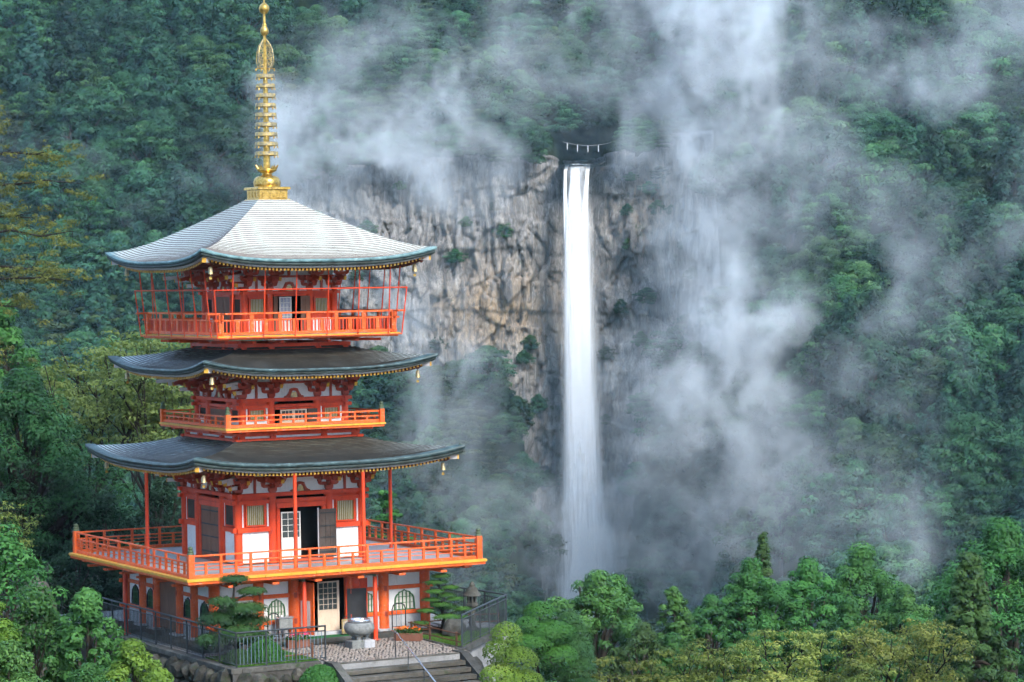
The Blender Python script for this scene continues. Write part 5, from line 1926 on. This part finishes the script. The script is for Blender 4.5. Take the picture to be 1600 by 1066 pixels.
# evergreens standing in the valley, tops level with the terrace
place_tree('dome', 3.9, 170, -4.5, 12, 3.96, M_EVERG, 201, 'evergreen_tree', 'bushy green tree before the foot of the waterfall, left of a pair', GR, 170, .12, 152, upbias=.6, csz=.185)
place_tree('cone', 6.3, 174, -5.0, 13, 3.81, M_EVERG, 202, 'evergreen_tree', 'pointed green tree before the foot of the waterfall, right of a pair', GR, 170, .115, 152, csz=.22)
place_tree('dome', 7.4, 165, -6.9, 10, 2.90, M_CEDN, 212, 'evergreen_tree', 'small olive green tree under the pointed tree by the waterfall foot', GR, 134, .115, 106, csz=.185)
place_tree('cone', 10.0, 175, -5.9, 12, 2.88, M_EVERG, 203, 'evergreen_tree', 'small pointed green tree between the waterfall and the tall slender conifer', GR, 152, .115, 136, csz=.22)
place_tree('dome', 12.4, 180, -7.2, 9, 2.50, M_EVERG, 204, 'evergreen_tree', 'low bushy green tree left of the tall slender conifer', GR, 134, .115, 114, csz=.185)
place_tree('cone', 16.8, 188, -3.7, 16, 2.40, M_CEDN, 205, 'slender_conifer', 'tall slender conifer with a thin spiky top', GR, 190, .11, 90, pw=1.05, csz=0.30)
place_tree('dome', 15.2, 183, -5.5, 12, 3.38, M_EVERG, 206, 'evergreen_tree', 'broad green tree on the left of the slender conifer', GR, 170, .12, 152, csz=.185)
place_tree('dome', 18.9, 186, -5.7, 12, 3.62, M_EVERG, 207, 'evergreen_tree', 'broad green tree on the right of the slender conifer', GR, 170, .12, 159, csz=.185)
place_tree('dome', 23.3, 190, -5.5, 13, 4.72, M_EVERG, 208, 'evergreen_tree', 'rounded deep green tree with lumpy crown at the middle of the right treeline', GR, 188, .12, 174, csz=.185)
place_tree('dome', 25.9, 184, -7.4, 11, 3.05, M_EVERG, 209, 'evergreen_tree', 'small rounded green tree right of the lumpy crowned tree', GR, 143, .115, 125, csz=.185)
place_tree('cone', 26.6, 172, -8.6, 9, 2.59, M_EVERG, 213, 'evergreen_tree', 'young green conifer left of the big right edge conifer', GR, 86, .13, 106, csz=.22)
place_tree('cone', 24.6, 150, -1.4, 19, 5.2, M_CEDN, 210, 'large_conifer', 'large olive green conifer with sloping right side near the lower right corner', GR, 296, .115, 270, pw=1.0, csz=0.16)
place_tree('dome', 29.0, 160, -1.2, 18, 6.71, M_EVERG, 211, 'large_pine', 'large rounded pine rising at the right edge', GR, 296, .115, 209, csz=0.17)
place_tree('cone', 29.0, 141, -5.2, 14, 4.88, M_EVERG, 214, 'evergreen_tree', 'dark conifer filling the lower right corner', GR, 206, .115, 171, csz=.22)

place_tree('dome', 21.2, 178, -7.6, 10, 2.9, M_EVERG, 215, 'evergreen_tree', 'leafy green tree in front of the lumpy crowned tree, left side', GR, 150, .12, 130, csz=.185)
place_tree('dome', 9.6, 163, -7.7, 9, 2.6, M_EVERG, 216, 'evergreen_tree', 'leafy green tree low between the two pointed trees', GR, 150, .12, 120, csz=.185)
place_tree('dome', 14.4, 166, -7.6, 9, 2.8, M_EVERG, 217, 'evergreen_tree', 'leafy green tree low in front of the slender conifer', GR, 150, .12, 120, csz=.185)
place_tree('dome', 25.6, 168, -6.9, 10, 2.8, M_EVERG, 218, 'evergreen_tree', 'leafy green tree just left of the large olive conifer', GR, 150, .12, 120, csz=.185)

# autumn cherries with fine yellowing leaves
GC_ = 'yellowing cherry trees along the lower edge'
for k, (u, wd, zt, rx, lab) in enumerate(((5.6, 138, -4.6, 3.0, 'yellow green cherry tree beneath the pair of trees by the waterfall foot'),
                                          (10.0, 139, -4.0, 3.3, 'yellowing cherry tree left of the middle of the lower edge'),
                                          (14.4, 141, -3.7, 3.6, 'yellow cherry tree below the slender conifer'),
                                          (18.8, 138, -3.1, 3.6, 'golden cherry tree with arching twigs left of the large olive conifer'),
                                          (7.6, 126, -4.3, 2.6, 'low yellow green cherry tree at the bottom edge near the golden maple'),
                                          (12.3, 127, -3.9, 2.9, 'low yellow cherry tree at the bottom edge, middle of three'),
                                          (16.8, 126, -3.7, 2.9, 'low golden cherry tree at the bottom edge before the large olive conifer'))):
    place_tree('vase', u, wd, zt, 8.0, rx, M_CHERRY, 230 + k, 'cherry_tree', lab, GC_, 50, .085, fork=.30, umb=.42, nlimb=6)
place_tree('vase', 4.6, 121, -3.5, 4.0, 1.4, M_MAPLE, 245, 'maple_tree', 'small golden orange maple at the bottom edge', 'small trees below the terrace', 26, .06, fork=.25, nlimb=5)
place_tree('dome', 2.6, 128, -4.6, 7, 2.59, M_CEDN, 246, 'evergreen_tree', 'olive green tree right of the cloud pruned pines', GR, 93, .10, 114, csz=.185)

# trees behind the pagoda on the left
GL = 'trees on the hill left of the pagoda'
for k, (u, wd, zt, H, rx, lab) in enumerate(((-21.4, 141, 12.2, 13, 4.6, 'spreading thin leaved tree with dark forked branches left of the middle roof'),
                                             (-17.3, 138, 12.0, 12.6, 4.2, 'thin leaved tree with dark forked trunk just behind the middle roof'),
                                             (-25.2, 143, 10.9, 12, 3.9, 'thin leaved spreading tree at the left edge behind the weeping evergreen'),
                                             (-14.6, 144, 11.2, 12, 3.6, 'thin leaved tree partly hidden behind the middle storey'),
                                             (-20.0, 152, 11.5, 13, 4.4, 'thin leaved tree farther back between the forked trees'))):
    place_tree('vase', u, wd, zt, H, rx, M_DECID, 260 + k, 'spreading_tree', lab, GL, 44, .10, fork=.36, umb=.36, nlimb=6)
place_tree('dome', -27.2, 151, 12.5, 12, 3.0, M_EVERG, 270, 'evergreen_tree', 'bright green rounded tree top at the left edge above the thin leaved trees', GL, 170, .13, 70)
# weeping evergreen: drooping sprays
cl, tr_, li_ = dome_tree(271, 9.6, 3.7, .5, 170, 0, .22)
g = np.random.default_rng(5)
cm = crown_mesh('crown', [[c[0], c[1], c[2], c[3], c[4], c[5] * 1.15] for c in cl], 300, .10, M_WEEP, 272, aspect=.4, upbias=.5)
p = val(-22.6, 128, .0)
tree('weeping_evergreen', 'dense dark green weeping evergreen at the left edge', 'tree', p, cm, limb_mesh('trunk', M_BARKD, tr_, li_, 6), GL)
# dark shrubs in the shade behind the deck
for k, (u, wd, zt, H, rx, lab) in enumerate(((-20.8, 127, 4.6, 5.0, 1.9, 'dark shrub in the shade under the weeping evergreen'),
                                             (-18.6, 126, 4.2, 4.6, 1.8, 'dark leafy shrub left of the slim red deck post'),
                                             (-16.9, 129, 4.6, 5.0, 1.9, 'dark shrub behind the slim red deck post'),
                                             (-15.0, 126, 3.4, 4.0, 1.5, 'dark shrub close behind the left deck railing'),
                                             (-19.2, 121, 2.6, 3.4, 1.5, 'dark shrub left of the deck corner'),
                                             (-17.2, 122, 1.6, 2.4, 1.3, 'low dark shrub under the left deck corner'),
                                             (-13.2, 131, 4.2, 5.0, 1.6, 'dark shrub behind the pagoda doors'))):
    place_tree('dome', u, wd, zt, H, rx, M_DARKS, 280 + k, 'dark_shrub', lab, 'dark shrubs behind the deck', 90, .085, 56, base=.3, csz=.30)
place_tree('vase', -21.9, 117, 5.0, 4.6, 1.7, M_CHERRY, 290, 'rusty_shrub', 'rust tinged thin shrub at the left edge below the weeping evergreen', 'dark shrubs behind the deck', 12, .06, fork=.3)
place_tree('dome', -6.15, 131, 4.3, 8.0, .95, M_EVERG, 291, 'evergreen_tree', 'small green pine showing between the pagoda wall and the right deck post', GL, 120, .085, 60, tiers=6)

# a tree beyond the left edge reaches its layered branches into view
g = np.random.default_rng(66)
b = MB()
b.tube([(-3.4, 0, -1), (-3.2, .2, 8), (-3.0, .1, 16), (-3.0, 0, 24.5)], [.34, .28, .2, .06], 9)
cl = []
for k, (z0, L) in enumerate(((22.6, 2.6), (21.0, 3.4), (19.9, 4.6), (18.9, 5.2), (18.0, 4.6), (17.2, 5.8), (16.4, 5.2), (15.5, 5.4), (14.6, 4.6), (13.6, 3.6))):
    yy = g.normal() * .9
    z0 += g.normal() * .3
    L *= g.uniform(.75, 1.1)
    pts = [np.array([-3.1, 0, z0 - .6])]
    for q in range(1, 6):
        t = q / 5
        pts.append(np.array([-3.1 + L * t, yy * t, z0 - .6 + .75 * t - .55 * t * t + g.normal() * .09]))
    b.tube(pts, [.085, .07, .055, .042, .03, .012], 6, cap=False)
    for q in range(46):
        t = g.uniform(.25, 1.05)
        c = np.array([-3.1 + L * t, yy * t, z0 - .55 + .75 * t - .55 * t * t]) + g.normal(size=3) * np.array([.34, .6, .20 + .10 * t])
        sz_ = g.uniform(.16, .42)
        cl.append([*c, sz_, sz_, sz_ * .38])
        if q % 3 == 0:
            j = pts[min(5, int(t * 5))]
            b.tube([j, c], [.014, .005], 4, cap=False)
cm = crown_mesh('crown', cl, 38, .054, M_OLIVB, 610, aspect=.5, upbias=.2, shell=.1, lvz=.1)
p = val(-17.2, 95, -1.2)
tree('branching_tree', 'olive tree reaching layered yellowish branches in from the left edge', 'tree', p, cm, b.mesh('trunk', M_BARKD), None, HEAD - math.pi / 2)

# bushes on the bank at the lower left
GB = 'bushes on the bank below the boulder wall'
for k, (u, wd, zt, H, rx, mt, lf, lab) in enumerate((
        (-18.2, 99, 5.0, 6.5, 2.0, M_SHRUB, .085, 'leafy bush at the left edge beside the grey rock'),
        (-16.9, 96, 3.2, 5.0, 1.7, M_SHRUB, .085, 'broad leaved bush left of the tall dark leaved bush'),
        (-14.75, 95, 3.4, 5.6, 1.35, M_SHRUB, .095, 'tall dark leaved bush standing before the steel fence'),
        (-12.75, 92.5, 1.9, 3.8, 1.3, M_BRIGHT, .07, 'bright yellow green bush below the boulder wall'),
        (-11.7, 91.5, 1.1, 3.2, 1.2, M_BRIGHT, .07, 'low bright green bush at the bottom edge below the boulder wall'),
        (-14.3, 90.5, 1.5, 3.0, 1.1, M_SHRUB, .05, 'small fine leaved rounded bush at the bottom left'),
        (-16.6, 91, 2.1, 3.6, 1.5, M_SHRUB, .075, 'green bush in the lower left corner'),
        (-17.9, 94, 3.7, 5.2, 1.3, M_BRIGHT, .075, 'light green bush at the left edge above the corner bush'),
        (-13.0, 89, .9, 2.4, 1.0, M_SHRUB, .07, 'low green bush at the bottom edge left of the bright bush'))):
    place_tree('dome', u, wd, zt, H, rx, mt, 300 + k, 'bush', lab, GB, 150, lf, 62, base=.2, csz=.30)
place_tree('dome', -16.0, 88.5, 1.0, 2.0, 1.2, M_MAPLE, 320, 'bush', 'rust coloured low bush in the bottom left corner', GB, 100, .05, 40, base=.2, csz=.3)


# ------------------------------------------------------------------ garden plants on the terrace
def pad_pine(loc, label, pads, trunk, seed, mat=M_NEEDLE, per=420, size=.085, aspect=.24, name='garden_pine', cat='pine tree', shell=.2, ub=.8, bark=M_BARKD, bulk=None):
    cm = crown_mesh('crown', pads, per, size, mat, seed, aspect=aspect, upbias=ub, shell=shell, lvz=.4)
    b = MB()
    for p_, r_ in trunk:
        b.tube(p_, r_, 7)
    e = tree(name, label, cat, loc, cm, b.mesh('trunk', bark))
    return e


def padtrunk(pads, z0, zt, sway, r):
    """a bent trunk with a limb to every pad"""
    t = [((0, 0, z0), (sway, 0, zt * .3), (-sway * .5, sway * .4, zt * .62), (0, 0, zt)), (r, r * .8, r * .55, r * .25)]
    out = [(list(t[0]), list(t[1]))]
    for q in pads:
        out.append(([(0 + sway * .3, 0, max(z0 + .2, q[2] - .25)), (q[0] * .5, q[1] * .5, q[2] - .12), (q[0], q[1], q[2] - .03)], [r * .4, r * .3, r * .12]))
    return out


g = np.random.default_rng(9)
pads = [[0, 0, 2.95, .62, .55, .22], [.75, .1, 2.45, .62, .5, .20], [-.55, -.1, 2.15, .62, .6, .26], [.35, -.35, 1.85, .85, .7, .32], [-.5, .2, 1.45, .95, .8, .42], [.55, .1, 1.30, .9, .8, .42], [0, -.4, .95, 1.0, .8, .42], [-.8, 0, .75, .8, .7, .35], [.8, -.1, .7, .75, .7, .35]]
pad_pine((-5.0, -7.6, 0), 'dense garden pine behind the left steel fence', pads, padtrunk(pads, 0, 2.9, .12, .11), 401, per=2200, size=.075)
pads = [[.05, 0, 2.30, .42, .38, .12], [-.15, .1, 2.05, .58, .4, .11], [.45, 0, 1.82, .42, .38, .10], [-.30, -.1, 1.72, .45, .4, .10], [.25, .1, 1.52, .5, .4, .11], [-.35, .1, 1.38, .45, .4, .10], [.62, -.05, 1.36, .42, .35, .10], [-.1, -.2, 1.20, .5, .45, .11], [.35, .1, 1.05, .5, .4, .10], [-.62, 0, .98, .45, .4, .10], [.95, 0, .95, .42, .36, .10], [.1, -.3, .72, .62, .45, .13], [-.85, .1, .50, .40, .36, .10], [.85, .1, .62, .45, .4, .10]]
pad_pine((4.55, -5.75, 0), 'small tiered pine with flat pads beside the right corner column', pads, padtrunk(pads, 0, 2.2, .16, .075), 402, per=700, size=.06, mat=M_TOPI)


def mound(loc, label, r, h, mat, seed, n=9000, size=.035, name='clipped_bush', group=None):
    """clipped dome: leaves on a smooth half ellipsoid over a solid dark core"""
    g = np.random.default_rng(seed)
    d = unit(g.normal(size=(n, 3)))
    d[:, 2] = np.abs(d[:, 2])
    C = d * np.array([r, r, h]) * (1 + .03 * g.normal(size=(n, 1)))
    V, F = leaf_quads(C, unit(d + .5 * g.normal(size=(n, 3))), size, .6, g)
    lv = np.clip(.3 + .4 * d[:, 2] + .35 * (g.random(n) - .5), 0, 1)  # dome top paler, flanks darker: top light put into the leaf tone
    e = tag(empty(name, loc), label, 'bush', group)
    link('crown', mesh_np('crown', V, F, mat, False, {'lv': np.repeat(lv, 4)}), e)
    MB().lathe([(r * .94, 0), (r * .93, h * .3), (r * .78, h * .62), (r * .5, h * .84), (.05, h * .95)], 18).build('core', M_DARKCORE, e)
    return e


M_DARKCORE = Mat('dark_solid_core', .95, .05).col((.018, .035, .012)).m
mound((-4.40, -8.95, 0), 'bright green clipped dome bush behind the left steel fence', .72, .80, M_TOPI, 501)
mound((-5.45, -8.9, 0), 'dark green low clipped bush in the corner of the steel fence', .55, .55, M_NEEDLE, 502, 6000)
mound((-3.15, -11.0, -.95), 'green azalea bush beside the left stair wall', .80, .95, M_SHRUB, 503, 9000, .05, 'azalea_bush')
mound((-4.0, -11.9, -2.0), 'green azalea bush at the bottom edge below the left stair wall', .95, 1.0, M_SHRUB, 504, 9000, .05, 'azalea_bush')
mound((-2.9, -12.4, -2.0), 'low azalea bush tucked against the left stair wall at the bottom edge', .65, .85, M_SHRUB, 505, 7000, .05, 'azalea_bush')

# cloud pruned trees right of the stairs
pads = [[0, 0, 4.55, 0.62, 0.6, 0.48], [-0.62, -0.2, 4.15, 0.5, 0.5, 0.39], [0.25, -0.3, 3.85, 1.05, 0.9, 0.48], [-0.45, -0.3, 3.55, 0.85, 0.8, 0.42], [0.45, -0.45, 3, 0.8, 0.8, 0.51], [0.9, 0.1, 3.35, 0.55, 0.5, 0.62]]
pt = padtrunk(pads, 0, 4.3, .2, .12)
q = val(.85, 101.5, -2.9)
pad_pine(q, 'cloud pruned tree with stacked bright green pads right of the stairs', pads, pt, 403, M_TOPI, 2600, .042, .6, 'cloud_pruned_tree', 'tree', .86, .75)
pads = [[0, 0, 4.2, 0.62, 0.6, 0.6], [-0.35, -0.1, 3.7, 0.62, 0.6, 0.54], [0.25, -0.2, 3.35, 0.85, 0.8, 0.6], [-0.45, -0.3, 2.9, 0.75, 0.7, 0.51], [0.3, -0.4, 2.55, 0.95, 0.8, 0.6], [-0.25, -0.5, 2, 0.95, 0.8, 0.57], [0.45, -0.5, 1.6, 0.8, 0.8, 0.54]]
q = val(-.35, 97.5, -2.9)
pad_pine(q, 'yellow green cloud pruned shrub next to the right stair wall', pads, padtrunk(pads, 0, 4.0, .18, .12), 404, M_TOPIY, 2300, .042, .6, 'cloud_pruned_tree', 'tree', .84, .75)
pads = [[0, 0, 3.9, 0.55, 0.55, 0.62], [0.35, 0.1, 3.45, 0.5, 0.5, 0.62], [0.55, 0, 2.9, 0.5, 0.5, 0.62], [0.65, 0.1, 2.4, 0.5, 0.5, 0.62], [-0.2, -0.3, 2.9, 0.8, 0.7, 0.62], [0, -0.4, 2.2, 0.85, 0.8, 0.62], [0.1, -0.5, 1.5, 0.9, 0.8, 0.62]]
q = val(2.0, 103.5, -2.9)
pad_pine(q, 'dark green cloud pruned pine with yellow tipped mounds on its right side', pads, padtrunk(pads, 0, 3.8, .18, .12), 405, M_NEEDLE, 1900, .06, .25, 'cloud_pruned_tree', 'tree', .6, .75)
q = val(-1.15, 93.5, -2.6)
mound(q, 'low reddish green azalea at the bottom edge beside the right stair wall', .9, 1.55, M_TOPIY, 506, 8000, .045, 'azalea_bush')
q = val(.55, 95.5, -2.6)
mound(q, 'green clipped bush at the bottom edge under the cloud pruned shrub', .85, 1.9, M_TOPI, 507, 8000, .045, 'azalea_bush')

# lawns: short blades
M_GRASS = leafmat('lawn_grass', (.05, .12, .018), (.13, .27, .04), (.20, .33, .07), .3, .0)


def lawn(name, poly, n, label, hmin=.04, hmax=.10):
    g = np.random.default_rng(len(name) + n)
    P_ = np.array(poly)
    lo, hi = P_.min(0), P_.max(0)
    pts = []
    while len(pts) < n:
        c = lo + (hi - lo) * g.random((n, 2))
        ins = np.zeros(n, bool)
        j = len(P_) - 1
        for i in range(len(P_)):
            xi, yi, xj, yj = *P_[i], *P_[j]
            ins ^= ((yi > c[:, 1]) != (yj > c[:, 1])) & (c[:, 0] < (xj - xi) * (c[:, 1] - yi) / (yj - yi + 1e-9) + xi)
            j = i
        pts += list(c[ins])
    c = np.array(pts[:n])
    h = g.uniform(hmin, hmax, n)
    a = g.uniform(0, 6.28, n)
    w_ = .012
    dx, dy = np.cos(a) * w_, np.sin(a) * w_
    lx, ly = g.normal(size=n) * .03, g.normal(size=n) * .03
    z = np.full(n, .006)
    V = np.stack([np.stack([c[:, 0] - dx, c[:, 1] - dy, z], -1), np.stack([c[:, 0] + dx, c[:, 1] + dy, z], -1), np.stack([c[:, 0] + lx, c[:, 1] + ly, z + h], -1)], 1).reshape(-1, 3)
    F = np.arange(3 * n).reshape(n, 3)
    o = link(name, mesh_np(name, V, F, M_GRASS, False, {'lv': np.repeat(g.random(n), 3)}))
    tag(o, label, 'grass', kind='stuff')
    s_ = MB().add([(x, y, .005) for x, y in poly], [tuple(range(len(poly)))]).build('lawn_soil', M_LAWN, terr)


M_LAWN = Mat('mossy_soil', .95, .05).col((.05, .10, .02)).m
lawn('lawn', [(3.40, -9.7), (7.2, -5.7), (6.9, -5.2), (3.40, -5.9)], 16000, 'short green lawn between the low pipe fence and the steel fence')
lawn('lawn', [(-5.8, -9.8), (-2.62, -9.8), (-2.62, -6.6), (-5.8, -6.6)], 14000, 'grass strip round the clipped dome bush behind the left fence')

# planter of orange flowers, and a small pot of pink ones
def flowers(loc, rz, label, L, mat, n, seed):
    g = np.random.default_rng(seed)
    o = tag(empty('flower_planter', loc, rz), label, 'planter')
    MB().box(-L / 2, L / 2, -.16, -.13, 0, .30).box(-L / 2, L / 2, .13, .16, 0, .30).box(-L / 2, -L / 2 + .03, -.13, .13, 0, .30).box(L / 2 - .03, L / 2, -.13, .13, 0, .30).box(-L / 2 + .03, L / 2 - .03, -.13, .13, .02, .24).build('trough', M_PLWOOD, o)
    c = np.stack([g.uniform(-L / 2, L / 2, 700), g.uniform(-.18, .18, 700), g.uniform(.26, .46, 700)], -1)
    V, F = leaf_quads(c, unit(g.normal(size=(700, 3)) + np.array([0, 0, 1.0])), .045, .5, g)
    link('leaves', mesh_np('leaves', V, F, M_SHRUB, False, {'lv': np.repeat(g.random(700), 4)}), o)
    fb = MB()
    for k in range(8):
        a = 6.283 * k / 8
        fb.add([(0, 0, 0), (.045 * math.cos(a - .35), .045 * math.sin(a - .35), .012), (.055 * math.cos(a), .055 * math.sin(a), .02), (.045 * math.cos(a + .35), .045 * math.sin(a + .35), .012)], [(0, 1, 2, 3)])
    fm = fb.mesh('flower', mat)
    for k in range(n):
        link('flower', fm, o, (g.uniform(-L / 2, L / 2), g.uniform(-.2, .16), g.uniform(.40, .52)), (g.normal() * .5 + .3, g.normal() * .4, g.uniform(0, 6)), g.uniform(.8, 1.3))


flowers((2.62, -6.75, .03), -.75, 'wooden planter of orange flowers at the edge of the cobbles', 1.05, M_FLOW_O, 46, 1)
flowers((-1.75, -6.05, .03), -.2, 'low box of pink flowers near the slim red drain post', .85, M_FLOW_P, 26, 2)

# fallen leaves on the forecourt, steps and terrace edge
g = np.random.default_rng(77)
n = 520
c = np.stack([g.uniform(-5.8, 5.5, n), g.uniform(-10.9, -5.6, n), np.full(n, .036)], -1)
k = 160
stp = g.integers(0, 7, k)
c = np.concatenate([c, np.stack([g.uniform(-2.3, 2.5, k), -11.0 - .43 * (stp + g.uniform(.1, .95, k)), -.205 * (stp + 1) + .006], -1)])
c = c[~((c[:, 0] > 3.3) & (c[:, 1] < -9.6 + (c[:, 0] - 3.3)))]
V, F = leaf_quads(c, unit(np.array([0, 0, 1.0]) + .12 * g.normal(size=(len(c), 3))), .032, .7, g)
M_LITTER = leafmat('fallen_leaves', (.07, .04, .015), (.30, .17, .04), (.42, .26, .06), .1, 0)
tag(link('fallen_leaves', mesh_np('fallen_leaves', V, F, M_LITTER, False, {'lv': np.repeat(g.random(len(c)), 4)})), 'scattered brown and yellow leaves on the paving and steps', 'leaves', kind='stuff')

# ------------------------------------------------------------------ air: even haze and drifting mist
def volmat(name, color, dens, attr='density', aniso=0.0):
    m = bpy.data.materials.new(name)
    m.use_nodes = True
    t = m.node_tree
    t.nodes.remove(t.nodes['Principled BSDF'])
    v = t.nodes.new('ShaderNodeVolumePrincipled')
    v.inputs['Color'].default_value = (*color, 1)
    v.inputs['Density'].default_value = dens
    v.inputs['Anisotropy'].default_value = aniso
    v.inputs['Density Attribute'].default_value = attr
    t.links.new(v.outputs[0], t.nodes['Material Output'].inputs['Volume'])
    return m


HZ = MB()
hzp = [val(u, wd, z) for z in (-160, 175) for (u, wd) in ((-360, -40), (360, -40), (360, 960), (-360, 960))]
HZ.add(hzp, [(0, 3, 2, 1), (4, 5, 6, 7), (0, 1, 5, 4), (1, 2, 6, 5), (2, 3, 7, 6), (3, 0, 4, 7)])
hz = HZ.build('haze', volmat('valley_haze', (.50, .84, 1.0), .00008, ''))
tag(hz, 'thin blue haze filling the valley air', 'haze', kind='stuff')

# drifting mist: banks of cloud in the gorge, (right, forward, height, three radii, strength) in metres
WISPS = [
    (50, 600, 66, 15, 18, 12, 1.10),
    (46, 600, 47, 18, 18, 15, 0.55),
    (47, 600, 18, 10, 18, 18, 0.60),
    (45, 590, -3, 14, 18, 17, 0.95),
    (46, 570, -24, 20, 18, 15, 0.46),
    (30, 620, -46, 24, 18, 14, 0.42),
    (-33, 600, 57, 14, 18, 14, 0.50),
    (-17, 620, 44, 20, 18, 12, 0.70),
    (4, 640, 60, 16, 18, 8, 0.22),
    (-44, 630, 36, 12, 18, 12, 0.75),
    (-15, 600, -10, 8, 18, 15, 0.50),
    (-8, 600, -36, 15, 18, 18, 0.32),
    (84, 560, 60, 24, 18, 9, 0.60),
    (59, 570, 27, 18, 18, 9, 0.40),
    (66, 530, -7, 18, 18, 8, 0.35),
    (-84, 500, 41, 7, 18, 6, 0.22),
    (22, 650, 70, 16, 18, 9, 0.40),
    (60, 520, -34, 21, 18, 10, 0.35),
    (-24, 610, 4, 10, 18, 12, 0.12),
    (-66, 560, 36, 20, 18, 9, 0.10),
    (91, 520, 26, 12, 18, 10, 0.30),
    (77, 540, 15, 9, 18, 10, 0.25),
    (16, 668, -58, 13, 10, 15, 1.0),
    (22, 664, -44, 12, 10, 12, 0.45),
]
vo = bpy.data.volumes.new('mist')
mist = link('mist', vo, None, (CAM[0], CAM[1], 0), (0, 0, HEAD - math.pi / 2))
tag(mist, 'white mist drifting in wisps before the waterfall cliff and the wooded slopes', 'mist', kind='stuff')
M_MIST = volmat('mist', (.965, .985, 1.0), .050)
vg = bpy.data.node_groups.new('mist_banks', 'GeometryNodeTree')
vg.interface.new_socket('Geometry', in_out='INPUT', socket_type='NodeSocketGeometry')
vg.interface.new_socket('Geometry', in_out='OUTPUT', socket_type='NodeSocketGeometry')


def gn(ty, **kw):
    nd = vg.nodes.new(ty)
    for k, v in kw.items():
        setattr(nd, k, v)
    return nd


def gput(sock, v):
    if hasattr(v, 'is_linked'):
        vg.links.new(v, sock)
    else:
        sock.default_value = v


def gmath(op, a, b=0.):
    nd = gn('ShaderNodeMath', operation=op)
    gput(nd.inputs[0], a)
    gput(nd.inputs[1], b)
    return nd.outputs[0]


def gvec(op, a, b=None):
    nd = gn('ShaderNodeVectorMath', operation=op)
    gput(nd.inputs[0], a)
    if b is not None: gput(nd.inputs[1], b)
    return nd.outputs['Value'] if op in ('DOT_PRODUCT', 'LENGTH') else nd.outputs[0]


pos = gn('GeometryNodeInputPosition').outputs[0]
# the banks are torn: positions are warped by a slow noise before the falloff
wn = gn('ShaderNodeTexNoise')
wn.inputs['Scale'].default_value = .034
wn.inputs['Detail'].default_value = 3
vg.links.new(pos, wn.inputs['Vector'])
warp = gvec('MULTIPLY', gvec('SUBTRACT', wn.outputs['Color'], (.5, .5, .5)), (66., 24., 66.))
wp = gvec('ADD', pos, warp)
tot = None
for (u, wd, z, ru, rd, rz, s) in WISPS:
    q = gvec('MULTIPLY', gvec('SUBTRACT', wp, (u, wd, z)), (1 / ru, 1 / rd, 1 / rz))
    e = gmath('MULTIPLY', gmath('EXPONENT', gmath('MULTIPLY', gvec('DOT_PRODUCT', q, q), -1.)), s)
    tot = e if tot is None else gmath('ADD', tot, e)
n2 = gn('ShaderNodeTexNoise')
n2.inputs['Scale'].default_value = 1.0
n2.inputs['Detail'].default_value = 5
n2.inputs['Roughness'].default_value = .68
vg.links.new(gvec('MULTIPLY', wp, (.095, .07, .058)), n2.inputs['Vector'])
mr_ = gn('ShaderNodeMapRange')
gput(mr_.inputs[0], n2.outputs['Fac'])
for i, v in zip((1, 2, 3, 4), (.47, .65, 0., 2.8)):
    mr_.inputs[i].default_value = v
dens = gmath('MULTIPLY', tot, mr_.outputs[0])
dens = gmath('SUBTRACT', dens, .045)
dens = gmath('MAXIMUM', dens, 0.)
vc = gn('GeometryNodeVolumeCube')
gput(vc.inputs['Density'], dens)
vc.inputs['Min'].default_value = (-130, 465, -92)
vc.inputs['Max'].default_value = (150, 688, 96)
vc.inputs['Resolution X'].default_value = 200
vc.inputs['Resolution Y'].default_value = 70
vc.inputs['Resolution Z'].default_value = 140
sm_ = gn('GeometryNodeSetMaterial')
sm_.inputs['Material'].default_value = M_MIST
vg.links.new(vc.outputs[0], sm_.inputs[0])
go_ = gn('NodeGroupOutput')
vg.links.new(sm_.outputs[0], go_.inputs[0])
mist.modifiers.new('banks', 'NODES').node_group = vg
cy.volume_step_rate = 7.0
cy.volume_max_steps = 256
